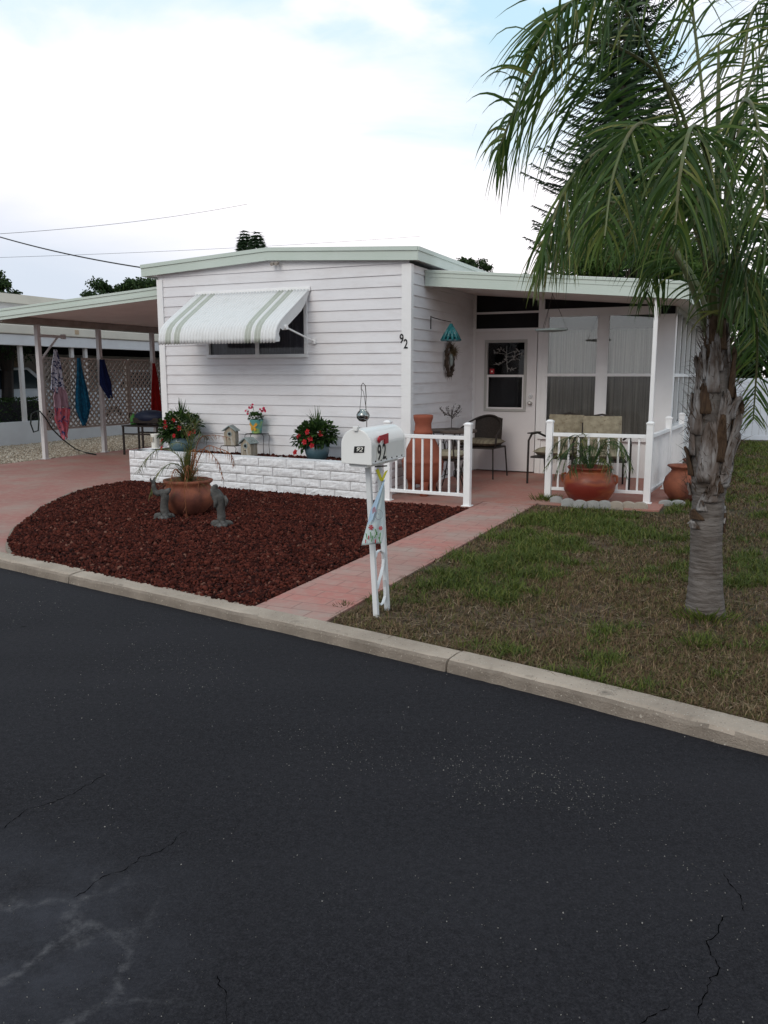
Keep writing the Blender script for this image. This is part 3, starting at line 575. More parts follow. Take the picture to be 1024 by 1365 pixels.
# front window
win = MB(); fw = .045
for x0, x1, z0, z1 in ((wl - .035, wr + .035, wz1 - .01, wz1 + .035), (wl - .035, wr + .035, wz0 - .035, wz0 + .01), (wl - .035, wl + .012, wz0 + .01, wz1 - .01), (wr - .012, wr + .035, wz0 + .01, wz1 - .01)): win.box(x0, x1, -.034, .03, z0, z1)
wm = hfr(343, 470, 0).x; win.box(wm - .025, wm + .025, -.012, .02, wz0 + .01, wz1 - .01)
winf = win.build('window', 'white_trim', home, bev=.004)
b = MB(); b.box(wl + .012, wm - .025, .004, .008, wz0 + .01, wz1 - .01); b.box(wm + .025, wr - .012, .012, .016, wz0 + .01, wz1 - .01); b.build('pane', 'glass_dark', winf)
b = MB()
def drape(B, x0, x1, z0, z1, y, amp=.018, wl_=.09):
    n_ = int((x1 - x0) / wl_ * 8)
    B.grid(lambda u, v: (x0 + (x1 - x0) * u, y + amp * sin(u * n_ / 8 * 2 * pi) * (.6 + .4 * v) + .006 * sin(u * 40), z0 + (z1 - z0) * v), n_, 2)
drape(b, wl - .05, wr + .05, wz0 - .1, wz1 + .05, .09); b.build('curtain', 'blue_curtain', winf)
# awning
b = MB(); ax0, ax1 = hfr(263, 393, 0).x, hfr(414, 388, 0).x; NC = 38; fx0, fx1 = hfr(213.5, 440, -.75).x, hfr(370, 440, -.75).x
prof = [(0, 2.515), (-.10, 2.452), (-.25, 2.357), (-.40, 2.262), (-.55, 2.167), (-.66, 2.092), (-.72, 2.035), (-.755, 1.965), (-.765, 1.90), (-.765, 1.855)]
nu = NC * 6; vs = []; fs = []; mi = []
for j, (y, z) in enumerate(prof):
    y1_, z1_ = prof[min(j + 1, len(prof) - 1)]; y0_, z0_ = prof[max(j - 1, 0)]; t = Vector((0, y1_ - y0_, z1_ - z0_)).normalized(); nn = Vector((0, t.z, -t.y))
    fr_ = min(1, -y / .75)
    for i in range(nu + 1):
        u = i / nu; x = (ax0 + (fx0 - ax0) * fr_) * (1 - u) + (ax1 + (fx1 - ax1) * fr_) * u
        o = abs(sin(u * NC * pi)) ** .8 * .016
        dz = -.018 * abs(sin(u * NC * pi)) if j == len(prof) - 1 else 0
        vs.append(Vector((x, y - .02, z + dz)) + nn * o)
b.add(vs, [(j * (nu + 1) + i, j * (nu + 1) + i + 1, (j + 1) * (nu + 1) + i + 1, (j + 1) * (nu + 1) + i) for j in range(len(prof) - 1) for i in range(nu)])
for k in range(len(b.f)):
    u = (k % nu + .5) / nu
    b.mi[k] = 1 if any(abs(u - c) < .5 / NC + .014 for c in (3.5 / NC, 6.5 / NC, 29.5 / NC, 32.5 / NC)) else 0
aw = b.build('awning', ['awning_white', 'awning_green'], home, smooth=True, thick=.003)
for xa, xb, sg in ((ax1, fx1, 1), (ax0, fx0, -1)):
    b = MB(); top = []; bot = []
    for y, z in prof:
        f_ = min(1, -y / .75); x = xa + (xb - xa) * f_ - sg * .004; top.append(Vector((x, y - .02, z - .004)))
        k_ = .11 if y > -.6 else .10; bot.append(Vector((x - sg * .0, y + (.06 if y < -.15 else 0) - .02, z - (k_ if y > -.7 else .02)) if y < -.01 else Vector((x, y - .02, z - .03))))
    bot[-1] = Vector((bot[-1].x, -.70, 1.86)); bot[-2] = Vector((bot[-2].x, -.69, 1.90))
    vs = top + bot; n_ = len(top); b.add(vs, [(i, i + 1, n_ + i + 1, n_ + i) for i in range(n_ - 1)]); b.build('side_panel', 'awning_white', aw, thick=.004)
a1 = hfr(418, 455, -.03); b = MB(); b.tube([(fx1 + .01, -.58, 2.03), (a1.x, -.02, a1.z)], .011, 8); b.box(a1.x - .02, a1.x + .03, -.035, -.018, a1.z - .03, a1.z + .03); b.tube([(fx1 - .01, -.58, 2.03), (fx1 + .03, -.58, 2.03)], .03, 10); b.build('support_arm', 'white_paint', aw)
b = MB(); b.tube([(fx0 - .01, -.58, 2.03), (ax0 - .02, -.02, 1.9)], .011, 8); b.build('support_arm', 'white_paint', aw)
b = MB(); b.box(ax0 - .01, ax1 + .01, -.036, -.018, 2.50, 2.555); b.build('mounting_rail', 'white_paint', aw, bev=.003)
# house numbers on the corner trim
for ch, px_, py_, s_ in (('9', 535.5, 452.0, .155), ('2', 541.0, 459.0, .155)):
    p = hfr(px_, py_, -.034); textobj('house_number', ch, s_, .003, 'black', home, Matrix.Translation((p.x, -.035, p.z)) @ Matrix.Rotation(pi / 2, 4, 'X'), xs=.72)
# ---- porch room (hy = SY)
SY = 2.42; RX = 2.96
def zs(x): return 2.605 - .087 * x    # soffit underside
def zt(x): return 2.737 - .0875 * x
room = MB()
# framing pieces of the front of the porch room
def fb(x0, x1, z0, z1, d=.05, y=SY): room.box(x0, x1, y - d, y + .04, z0, z1)
fb(.0, .045, .067, 2.66, .02); fb(.965, 1.045, .067, 2.50, .02)
wx = [hfr(728.5, 500, SY).x, hfr(796.5, 500, SY).x, hfr(808, 500, SY).x, hfr(875, 500, SY).x]
WZ0, WZ1, WM = .615, 2.262, 1.465
fb(wx[1], wx[2], WZ0, WZ1, .03); fb(1.046, wx[3] + .02, WZ1, WZ1 + .11, .028); fb(wx[3], 2.80, .067, WZ1, .03)
fb(.046, .964, 2.085, 2.125, .018); fb(.045, .964, 2.33, 2.36, .012); room.box(.92, 1.045, SY - .022, SY + .04, 2.5, 2.56)
fb(1.0, wx[3], WZ0 - .05, WZ0, .055)
room.build('porch_framing', 'white_trim', home, bev=.003)
b = MB(); b.box(1.046, 2.80, SY, SY + .03, .067, WZ0 - .05); b.build('lower_wall', 'white_trim', home)
for x0, x1 in ((wx[0], wx[1]), (wx[2], wx[3])):
    b = MB(); b.box(x0 - .018, x1 + .018, SY - .036, SY, WM - .018, WM + .022)
    for a_, c_ in ((x0, x0 + .02), (x1 - .02, x1)): b.box(a_, c_, SY - .033, SY, WZ0, WM - .018); b.box(a_, c_, SY - .033, SY, WM + .022, WZ1)
    w_ = b.build('window', 'white_trim', home, bev=.003)
    b = MB(); b.box(x0 + .02, x1 - .02, SY - .016, SY - .012, WM + .022, WZ1); b.build('upper_pane', 'glass', w_)
    b = MB(); b.box(x0 + .02, x1 - .02, SY - .010, SY - .006, WZ0, WM - .018); b.build('lower_pane', 'glass_screen', w_)
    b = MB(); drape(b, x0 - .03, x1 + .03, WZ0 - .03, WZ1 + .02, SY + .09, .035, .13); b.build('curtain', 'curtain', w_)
b = MB(); b.box(wx[0] - .06, wx[0], SY - .03, SY + .03, WZ0, WZ1); b.build('window_jamb', 'white_trim', home, bev=.003)
# transom openings above door and windows: dark panes
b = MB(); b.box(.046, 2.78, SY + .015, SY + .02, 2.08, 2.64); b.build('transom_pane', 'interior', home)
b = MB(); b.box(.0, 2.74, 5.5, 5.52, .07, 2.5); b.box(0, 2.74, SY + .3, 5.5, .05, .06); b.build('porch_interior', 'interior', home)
# door
dx0, dx1, dz0, dz1 = .046, .955, .085, 2.085
b = MB(); pz0, pz1 = hfr(690, 545, SY).z, hfr(690, 456.5, SY).z; p0x, p1x = hfr(650, 500, SY).x, hfr(699, 500, SY).x
b.box(dx0, p0x, SY - .02, SY + .02, dz0, dz1); b.box(p1x, dx1, SY - .02, SY + .02, dz0, dz1); b.box(p0x, p1x, SY - .02, SY + .02, dz0, pz0); b.box(p0x, p1x, SY - .02, SY + .02, pz1, dz1)
door = b.build('door', 'door_paint', home)
b = MB(); t_ = .04
b.box(p0x - t_, p1x + t_, SY - .036, SY - .02, pz1, pz1 + t_); b.box(p0x - t_, p1x + t_, SY - .036, SY - .02, pz0 - t_, pz0); b.box(p0x - t_, p0x, SY - .036, SY - .02, pz0, pz1); b.box(p1x, p1x + t_, SY - .036, SY - .02, pz0, pz1)
b.build('window_trim', 'door_trim', door, bev=.004)
b = MB(); zm = hfr(675, 501, SY).z; b.box(p0x, p1x, SY - .03, SY, zm - .016, zm + .016); b.box(p0x, p0x + .02, SY - .028, SY, pz0, zm - .016); b.box(p1x - .02, p1x, SY - .028, SY, pz0, zm - .016); b.box(p0x + .02, p1x - .02, SY - .028, SY, pz0, pz0 + .02); b.build('sash', 'door_paint', door)
b = MB(); b.box(p0x, p1x, SY + .006, SY + .01, pz0, pz1); b.build('pane', 'glass_dark', door)
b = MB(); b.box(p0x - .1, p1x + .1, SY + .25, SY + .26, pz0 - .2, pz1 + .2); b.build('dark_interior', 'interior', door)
for px_, py_, r_ in ((707.5, 528, .032), (706.5, 537.5, .034)):
    p = hfr(px_, py_, SY - .03); b = MB(); b.tube([(p.x, SY - .02, p.z), (p.x, SY - .035, p.z)], r_, 16)
    if py_ > 530: b.tube([(p.x, SY - .035, p.z), (p.x, SY - .06, p.z)], .012, 10); b.ball((p.x, SY - .075, p.z), .026, 8)
    else: b.box(p.x - .004, p.x + .004, SY - .05, SY - .035, p.z - .015, p.z + .015)
    b.build('knob' if py_ > 530 else 'deadbolt', 'chrome', door, smooth=False)
p = hfr(655.5, 495, SY - .02); b = MB(); b.box(p.x - .032, p.x + .032, SY - .003, SY + .003, p.z - .036, p.z + .036); st = b.build('sticker', 'flag_red', door)
b = MB(); b.box(p.x - .012, p.x + .010, SY - .006, SY - .003, p.z - .012, p.z + .008); b.build('sticker_mark', 'sticker', st)
# right-hand side of the porch room: posts between tall narrow openings
b = MB(); SX = 2.80
ys = [hsd(x, 500, SX).y for x in (905, 911.5, 917.5, 923.5, 929)]; ys += [ys[-1] + .45 * k for k in range(1, 7)]
b.box(SX - .05, SX + .0, SY + .04, SY + .16, .067, 2.36)
for y in ys: b.box(SX - .045, SX + .002, y - .03, y + .03, .78, 2.30)
for y in ys[::1]: pass
b.box(SX - .045, SX + .006, SY + .16, 7.9, 2.30, 2.36); b.box(SX - .045, SX + .006, SY + .16, 7.9, 1.44, 1.485); b.box(SX - .045, SX + .03, SY + .16, 7.9, .71, .78)
for k in range(26): b.box(SX - .03, SX - .008 + (.006 if k % 2 else 0), SY + .16 + k * .21, SY + .16 + (k + 1) * .21, .067, .71)
b.build('side_framing', 'white_trim', home)
b = MB(); b.box(SX - .07, SX - .065, SY + .1, 7.9, .78, 2.30); b.build('side_screen', 'glass_screen', home)
# porch roof
b = MB(); Y0, Y1 = .45, 8.3
def slab(B, x0, x1, y0, y1, f0, f1):
    B.add([(x0, y0, f0(x0)), (x1, y0, f0(x1)), (x1, y1, f0(x1)), (x0, y1, f0(x0)), (x0, y0, f1(x0)), (x1, y0, f1(x1)), (x1, y1, f1(x1)), (x0, y1, f1(x0))], [(3, 2, 1, 0), (4, 5, 6, 7), (0, 1, 5, 4), (1, 2, 6, 5), (2, 3, 7, 6), (3, 0, 4, 7)])
slab(b, .018, RX + .10, Y0 + .02, Y1, lambda x: zs(x), lambda x: zt(x) - .012); pr = b.build('porch_roof', 'soffit', home)
b = MB(); fascia(b, (.018, Y0, zt(0)), (RX + .12, Y0, zt(RX + .12)), .19, (0, -1, 0), ((0, .16, .016), (.16, .42, .006), (.42, 1, 0.)))
fascia(b, (RX + .12, Y0, zt(RX + .12)), (RX + .12, Y1, zt(RX + .12)), .19, (1, 0, 0), ((0, .16, .016), (.16, .42, .006), (.42, 1, 0.))); b.build('porch_fascia', 'mint_metal', home)
b = MB(); slab(b, .02, RX + .11, Y0, Y1, lambda x: zt(x) - .011, lambda x: zt(x) + .006); b.build('porch_roof_deck', 'white_trim', home)
b = MB(); b.box(.30, .52, 2.6, 2.9, zt(.4), zt(.4) + .07); b.box(.26, .56, 2.55, 2.95, zt(.4) + .07, zt(.4) + .085); b.build('roof_vent', 'alum', home, bev=.005)
b = MB(); p = hfr(875.5, 400, .5); b.box(p.x - .022, p.x + .022, .50, .545, .067, zs(p.x)); b.build('porch_post', 'white_trim', home, bev=.003)
# ------------------------------------------------------------------ carport
cp = thing('carport', 'pale green edged carport roof on thin white posts left of the home', 'carport', (-7.1, 1.06, .06))
def CL(x, y, z): return (x + 7.1, y - 1.06, z - .06)
cl = [hfr(213, 382, .3), hfr(0, 412, .3)]; csl = (cl[0].z - cl[1].z) / (cl[0].x - cl[1].x)
def zc(x): return cl[0].z + (x - cl[0].x) * csl
CX0, CX1 = -7.42, WL - .004
b = MB(); fascia(b, CL(CX0, .3, zc(CX0)), CL(CX1, .3, zc(CX1)), .165, (0, -1, 0), ((0, .2, .02), (.2, .45, .008), (.45, .72, .018), (.72, 1, .004))); fascia(b, CL(CX0, 7.5, zc(CX0)), CL(CX0, .3, zc(CX0)), .165, (-1, 0, 0)); b.build('fascia', 'mint_metal', cp)
b = MB()
def cslab(x0, x1, y0, y1, f0, f1):
    B = MB(); slab(B, x0, x1, y0, y1, f0, f1); return [CL(*v) for v in B.v], B.f
b.add(*cslab(CX0 + .02, CX1, .32, 7.5, lambda x: zc(x) - .085, lambda x: zc(x) - .01)); b.build('roof_deck', 'soffit', cp)
b = MB(); b.add(*cslab(-7.18, -7.05, .33, 7.4, lambda x: zc(-7.1) - .19, lambda x: zc(-7.1) - .087)); b.build('beam', 'beam', cp)
for px_, py_ in ((61, 611), (140, 605), (207, 600)):
    y = hsd(px_, py_, -7.1).y if px_ < 200 else 3.92
    b = MB(); b.box(-.036, .036, y - 1.06 - .036, y - 1.06 + .036, 0, zc(-7.1) - .19 - .06); b.box(-.06, .06, y - 1.12, y - 1.0, 0, .012); po = b.build('post', 'alum', cp, bev=.004)
    if px_ < 62:
        y -= 1.06; z1_ = 2.05; b = MB(); b.box(-.012, .012, y + .037, y + .60, z1_ - .02, z1_ + .025); b.tube([(0, y + .03, z1_ - .40), (0, y + .42, z1_ - .02)], .02, 6); b.box(-.022, .022, y + .52, y + .60, z1_ - .035, z1_ + .045); b.build('bracket', 'alum', po)
# ------------------------------------------------------------------ planter wall
pw = thing('block_planter', 'long raised planter of white painted split face blocks along the front wall', 'planter', (-3.80, -.62, .05))
o0 = Vector((-3.80, -.62, .05)); PL = Vector((-3.79, -.64)); PR_ = Vector((-.03, -.93)); PT = .475
dP = (PR_ - PL).normalized(); nP = Vector((dP.y, -dP.x)); LP = (PR_ - PL).length      # nP points to the street
def PW(a, o, z): q = PL + dP * a + nP * o; return Vector((q.x, q.y, z)) - o0
b = MB(); CH = .1065; c0 = .048
def course_blocks(B, fn, L_, k, bl=.41, off=0.):
    a = -off
    while a < L_:
        x0, x1 = max(a, 0) + .003, min(a + bl, L_) - .003
        if x1 - x0 > .03:
            n_ = 10; m_ = 5; z0, z1 = c0 + k * CH + .0028, c0 + (k + 1) * CH - .0028; sd = random.random() * 50; g0 = len(B.v); vs = []
            for j in range(m_ + 1):
                for i in range(n_ + 1):
                    u, v = i / n_, j / m_; e = 1 - max(abs(u * 2 - 1) ** 6, abs(v * 2 - 1) ** 5)
                    o = .002 + .010 * e * (.7 + .9 * mn.noise(Vector((u * 4 + sd, v * 2.2, sd))) + .5 * mn.noise(Vector((u * 13 + sd, v * 6, sd)))); vs.append(fn(x0 + (x1 - x0) * u, o, z0 + (z1 - z0) * v))
            fs = [(j * (n_ + 1) + i, j * (n_ + 1) + i + 1, (j + 1) * (n_ + 1) + i + 1, (j + 1) * (n_ + 1) + i) for j in range(m_) for i in range(n_)]
            B.add(vs, fs)
            t0, t1, t2, t3 = fn(x0, .004, z1), fn(x1, .004, z1), fn(x1, -.19, z1), fn(x0, -.19, z1)
            B.add([t0, t1, t2, t3], [(0, 1, 2, 3)])
            B.add([fn(x0, .004, z0), fn(x0, -.19, z0), fn(x0, -.19, z1), fn(x0, .004, z1)], [(0, 1, 2, 3)]); B.add([fn(x1, .004, z0), fn(x1, -.19, z0), fn(x1, -.19, z1), fn(x1, .004, z1)], [(3, 2, 1, 0)])
        a += bl
for k in range(4):
    course_blocks(b, PW, LP, k, off=[.04, .24, .10, .31][k])
    course_blocks(b, lambda a, o, z: Vector((PL.x - o, -.005 - a, z)) - o0, -.005 - PL.y, k, off=.15 * ((k + 1) % 2))
    course_blocks(b, lambda a, o, z: Vector((PR_.x + o, PR_.y + a, z)) - o0, -.04 - PR_.y, k, off=.15 * ((k + 1) % 2))
b.build('block_wall', 'block', pw)
b = MB(); b.prism([tuple(PL + dP * .003 - nP * .002), tuple(PL + dP * (LP - .003) - nP * .002), (PR_.x - .003, -.04), (PL.x + .003, -.04)], lambda x, y: Vector((x, y, .03)) - o0, lambda x, y: Vector((x, y, .425)) - o0); b.build('soil', 'soil', pw)
SO = .425
# dark wood chips / pale pebbles on the planter soil
q = sample([(PL.x + .22, -.05), (PL.x + .22, -.42), (-.2, -.68), (-.2, -.05)], 900)
o = rocks('planter_mulch', q, np.full(len(q), SO + .008), .010, .024, 'lava', kind='stuff', label='dark red bark and lava chips on top of the raised planter soil', cat='mulch'); hplace(o)
q = sample([(-2.2, -.35), (-2.2, -.50), (-.4, -.62), (-.4, -.40)], 40)
o = rocks('pale_pebbles', q, np.full(len(q), SO + .016), .012, .02, 'stone_edge', kind='stuff', label='few pale pebbles strewn on the planter soil', cat='pebbles'); hplace(o)
# ------------------------------------------------------------------ plants
def rv(s=1.): return Vector((random.uniform(-s, s), random.uniform(-s, s), random.uniform(-s, s)))
def foliage(parent, c, rad, n, ll, lw, m='leaf_dark', name='foliage', sq=(1, 1, .8), lean=(0, 0, .4), shell=.35):
    B = MB()
    for i in range(n):
        d = rv().normalized(); r = (shell + (1 - shell) * random.random() ** .7) * (1 + .25 * mn.noise(d * 2.3 + Vector(c)))
        p = Vector(c) + Vector((d.x * sq[0], d.y * sq[1], d.z * sq[2])) * rad * r
        B.leaf(p, d + rv(.6) + Vector(lean), ll * random.uniform(.6, 1.2), lw * random.uniform(.7, 1.2), random.uniform(0, .4))
    return B.build(name, m, parent)
def flower(parent, p, d, r, m, name='flower', n=5):
    B = MB(); d = Vector(d).normalized(); a = d.cross(Vector((0, 0, 1)) if abs(d.z) < .9 else Vector((1, 0, 0))).normalized(); c = d.cross(a); p = Vector(p)
    for k in range(n):
        q = 2 * pi * k / n; e = a * cos(q) + c * sin(q); s = a * -sin(q) + c * cos(q)
        B.add([p, p + e * r * .55 + s * r * .42 + d * r * .15, p + e * r + d * r * .05, p + e * r * .55 - s * r * .42 + d * r * .15], [(0, 1, 2, 3)])
    B.tube([p, p + d * r * .5], [r * .22, r * .08], 5); return B.build(name, m, parent)
def spikes(parent, c, n, l, w, spread, m, name='spiky_leaves', droop=.3):
    B = MB()
    for i in range(n):
        a = random.uniform(0, 2 * pi); t = random.uniform(.05, spread); d = Vector((cos(a) * sin(t), sin(a) * sin(t), cos(t))); L_ = l * random.uniform(.7, 1.1); s = d.cross(Vector((0, 0, 1))); s = s.normalized() if s.length > .01 else Vector((1, 0, 0))
        vs = []; N = 5
        for k in range(N + 1):
            f = k / N; p = Vector(c) + d * L_ * f - Vector((0, 0, droop * L_ * f * f * sin(t))); ww = w * (1 - f ** 2) * .5 + .0008; vs += [p + s * ww, p - s * ww]
        B.add(vs, [(2 * k, 2 * k + 1, 2 * k + 3, 2 * k + 2) for k in range(N)])
    return B.build(name, m, parent)
def flowering_pot(loc, label, scale, flowers, grp, sd):
    random.seed(sd)
    t = thing('potted_plant', label, 'potted plant', loc, 0, grp)
    B = MB(); r = .145 * scale
    B.lathe([(r * .62, 0), (r * .82, .03), (r * 1.0, .09), (r * 1.02, .13), (r * .93, .18), (r * .86, .20), (r * .90, .212), (r * .80, .212), (r * .76, .18), (r * .5, .17)], 36, lobes=18, amp=.03); B.build('pot', 'teal_glaze', t, smooth=True)
    foliage(t, (0, 0, .33 * scale), .20 * scale, 1100, .070, .048, sq=(1.2, 1.0, .78)); foliage(t, (-.12 * scale, -.04, .27 * scale), .15 * scale, 260, .070, .045, name='trailing_foliage', lean=(-.4, -.1, -.2))
    spikes(t, (0, .0, .38 * scale), 26, .30 * scale, .016, .75, 'leaf_dark')
    for f in flowers: flower(t, f, (f[0] * 1.5 + random.uniform(-.3, .3), -1, .3 + random.uniform(-.3, .3)), random.uniform(.034, .044), 'red_flower')
    return t
pL = hfr(243, 601, -.33); pR = hfr(423, 612, -.42)
flowering_pot((pL.x, -.33, SO + .005), 'teal pot of red flowers at the planter end nearest the carport', 1.12, [(-.20, -.10, .33), (-.25, -.10, .17), (.02, -.18, .45), (-.12, -.18, .42), (.22, -.12, .28), (.26, -.08, .30), (-.28, -.08, .06), (-.10, -.2, .36), (.12, -.2, .35), (.05, -.22, .25)], 'teal pots of red flowers on the planter', 3)
flowering_pot((pR.x, -.42, SO + .005), 'teal pot of red flowers at the planter end nearest the mailbox', 1.0, [(-.17, -.15, .30), (.02, -.2, .28), (.05, -.22, .20), (-.02, -.2, .36), (.14, -.16, .34), (-.24, -.12, .10), (-.05, -.22, .24)], 'teal pots of red flowers on the planter', 4)
# small white lantern-like tin and blue watering can top behind left plant
t = thing('white_tin', 'white tin with a dark motif beside the left flower pot', 'tin', (hfr(207, 590, -.2).x, -.20, SO))
B = MB(); B.lathe([(.04, 0), (.05, .02), (.055, .22), (.06, .24), (.05, .24), (.045, .05)], 20); B.build('body', 'sticker', t, smooth=True)
B = MB(); B.box(-.03, .02, -.062, -.055, .13, .20); B.build('motif', 'birdwood', t)
# birdhouses
def birdhouse(loc, label, w, h, rz, grp):
    t = thing('birdhouse', label, 'birdhouse', loc, rz, grp); B = MB(); d = w * .8
    B.box(-w / 2, w / 2, -d / 2, d / 2, 0, h * .66); B.add([(-w / 2, -d / 2, h * .66), (w / 2, -d / 2, h * .66), (0, -d / 2, h * .95), (-w / 2, d / 2, h * .66), (w / 2, d / 2, h * .66), (0, d / 2, h * .95)], [(0, 1, 2), (5, 4, 3), (0, 2, 5, 3), (1, 4, 5, 2)])
    bd = B.build('body', 'birdwood', t, bev=.003)
    B = MB()
    for s in (-1, 1):
        T = Matrix.Translation((0, 0, h * 1.0)) @ Matrix.Rotation(s * .62, 4, 'Y'); x0, x1 = (0, w * .78) if s > 0 else (-w * .78, 0); B.box(x0, x1, -d * .72, d * .6, -.008, .004, T)
    B.build('roof', 'verdigris', t, bev=.003)
    B = MB(); B.tube([(0, -d / 2 - .001, h * .58), (0, -d / 2 - .006, h * .58)], w * .20, 16); B.build('oval_frame', 'verdigris', bd)
    B = MB(); B.tube([(0, -d / 2 - .004, h * .58), (0, -d / 2 - .010, h * .58)], w * .12, 14); B.tube([(0, -d / 2, h * .34), (0, -d / 2 - .03, h * .34)], .005, 6); B.build('hole', 'black', bd)
    return t
def wire_stand(loc, w, d, h, label):
    t = thing('wire_stand', label, 'plant stand', loc, 0, 'black wire stands in the planter'); B = MB()
    B.box(-w / 2, w / 2, -d / 2, d / 2, h - .006, h)
    B.build('top', 'black_metal', t)
    for sx in (-1, 1):
        for sy in (-1, 1):
            B = MB(); pts = [(sx * (w / 2 - .01), sy * d / 2 * .9, h - .006), (sx * (w / 2 + .015), sy * d / 2 * .9, h - .03), (sx * (w / 2 + .005), sy * d / 2 * .9, h * .5), (sx * (w / 2 + .012), sy * d / 2, 0)]
            B.tube(pts, .004, 6); B.build('leg', 'black_metal', t)
s1 = hfr(309, 600, -.3); wire_stand((s1.x, -.30, SO), .22, .18, .135, 'low black wire stand under the left birdhouse')
birdhouse((s1.x, -.30, SO + .137), 'pale wooden birdhouse raised on the low wire stand', .155, .26, .25, 'weathered birdhouses in the planter')
s2 = hfr(335, 603, -.3); birdhouse((s2.x + .01, -.36, SO + .003), 'pale wooden birdhouse on the soil below the butterfly bucket', .165, .25, -.15, 'weathered birdhouses in the planter')
wire_stand((s2.x + .005, -.16, SO), .26, .15, .29, 'tall black wire stand holding the butterfly bucket')
t = thing('flower_bucket', 'teal tin bucket with an orange butterfly holding pink geraniums', 'flower pot', (s2.x, -.16, SO + .292), 0)
B = MB(); B.lathe([(.062, 0), (.064, .008), (.088, .17), (.092, .178), (.084, .178), (.075, .15), (.01, .148)], 28); B.build('bucket', 'bucket_teal', t, smooth=True)
B = MB()
for s in (-1, 1):
    B.add([(0, -.086, .09), (s * .045, -.081, .145), (s * .062, -.072, .115), (s * .03, -.083, .085)], [(0, 1, 2, 3)]); B.add([(0, -.084, .085), (s * .035, -.080, .08), (s * .042, -.074, .045), (s * .012, -.080, .035)], [(0, 1, 2, 3)])
B.build('butterfly', 'orange', t, thick=.003)
random.seed(12); foliage(t, (0, 0, .21), .085, 110, .05, .045, sq=(1.1, 1, .6))
for (x, y, z) in ((-.03, -.03, .36), (-.12, -.03, .29), (-.09, -.02, .32), (.13, -.03, .33), (.145, -.02, .29), (.10, -.03, .30), (-.05, -.03, .34), (.12, 0, .31), (-.115, -.02, .26)):
    for k in range(3): flower(t, Vector((x, y, z)) + rv(.016), rv() + Vector((0, -1, .4)), .018, 'pink_flower')
B = MB()
for x, z in ((-.03, .35), (-.11, .28), (.12, .31)): B.tube([(0, 0, .15), (x * .5, -.02, z * .75), (x, -.03, z)], .003, 5)
B.build('stems', 'leaf_dark', t)
# glass globe on a shepherd hook
g0 = hfr(484, 545, -.45)
t = thing('hanging_globe', 'glass globe filled with dark pebbles hanging from a wire hook above the planter', 'garden ornament', (g0.x, -.45, SO))
zz = lambda y: hfr(484, y, -.45).z - SO
B = MB(); B.tube([(.02, .06, 0), (.02, .06, zz(556)), (.012, .05, zz(540)), (.02, .045, zz(528)), (.018, .03, zz(514)), (0, 0, zz(510.5)), (-.016, -.01, zz(514)), (-.018, -.01, zz(519))], .005, 6); B.build('hook', 'brown_metal', t)
zc_ = zz(554)
B = MB(); B.lathe([(.012, -.075), (.05, -.062), (.078, -.025), (.080, .01), (.062, .045), (.04, .062), (.042, .075), (.040, .075), (.038, .06), (.058, .043), (.076, .01), (.074, -.024), (.047, -.058), (.01, -.07)], 24, c=(0, 0, zc_)); B.build('globe', 'globe_glass', t, smooth=True)
B = MB(); B.ball((0, 0, zc_ - .028), .058, 8, (1, 1, .62)); B.build('pebbles', 'black_metal', t)
B = MB(); B.ball((0, 0, zc_ + .03), .022, 6); B.ball((.04, -.02, zc_ + .06), .010, 5); B.build('candle', 'sticker', t)
B = MB(); B.tube([(-.042, 0, zc_ + .07), (-.016, 0, zz(522)), (-.018, -.01, zz(518))], .003, 5); B.tube([(.042, 0, zc_ + .07), (.008, 0, zz(522)), (-.018, -.01, zz(518))], .003, 5); B.build('bail', 'brown_metal', t)
# ------------------------------------------------------------------ kettle pot with palm seedling and two stone statues
kp = Vector((KPH.x, KPH.y, .06))
t = thing('terracotta_planter', 'round ribbed terracotta pot with a half withered palm on the red rock bed', 'planter', kp)
B = MB(); B.lathe([(.13, -.01), (.17, .02), (.235, .09), (.272, .165), (.264, .225), (.228, .275), (.215, .30), (.245, .325), (.25, .345), (.235, .355), (.215, .345), (.20, .31), (.19, .29)], 120, lobes=9, amp=.085); B.build('pot', 'terracotta', t, smooth=True)
B = MB(); B.lathe([(.195, .28), (.196, .300), (.1, .305), (.01, .31)], 24); B.build('soil', 'lava_base', t)
def frondlet(B, pts, n, ll, w, droop=.8, both=True):
    P = [Vector(p) for p in pts]; C = []
    for i in range(len(P) - 1):
        p0, p1, p2, p3 = P[max(i - 1, 0)], P[i], P[i + 1], P[min(i + 2, len(P) - 1)]
        for k in range(8):
            s = k / 8; C.append(.5 * ((2 * p1) + (p2 - p0) * s + (2 * p0 - 5 * p1 + 4 * p2 - p3) * s * s + (3 * p1 - p0 - 3 * p2 + p3) * s ** 3))
    C.append(P[-1]); B.tube(C, [w * (1 - .7 * i / len(C)) for i in range(len(C))], 5)
    for k in range(n):
        f = .22 + .78 * k / n; i = min(int(f * (len(C) - 1)), len(C) - 2); p = C[i].lerp(C[i + 1], f * (len(C) - 1) - i); tg = (C[i + 1] - C[i]).normalized(); s = tg.cross(Vector((0, 0, 1)))
        s = s.normalized() if s.length > .05 else Vector((1, 0, 0))
        for sg in (-1, 1):
            d = (s * sg + tg * .9 + rv(.25)).normalized(); L_ = ll * (.5 + .6 * sin(pi * min(1, f))) * random.uniform(.8, 1.1); vs = []; N = 4; q = p.copy(); sd = d.cross(Vector((0, 0, 1))).normalized()
            for m_ in range(N + 1):
                ww = .0045 * (1 - m_ / N * .9); vs += [q + sd * ww, q - sd * ww]; d = (d + Vector((0, 0, -droop / N))).normalized(); q = q + d * L_ / N
            B.add(vs, [(2 * a, 2 * a + 1, 2 * a + 3, 2 * a + 2) for a in range(N)])
random.seed(5)
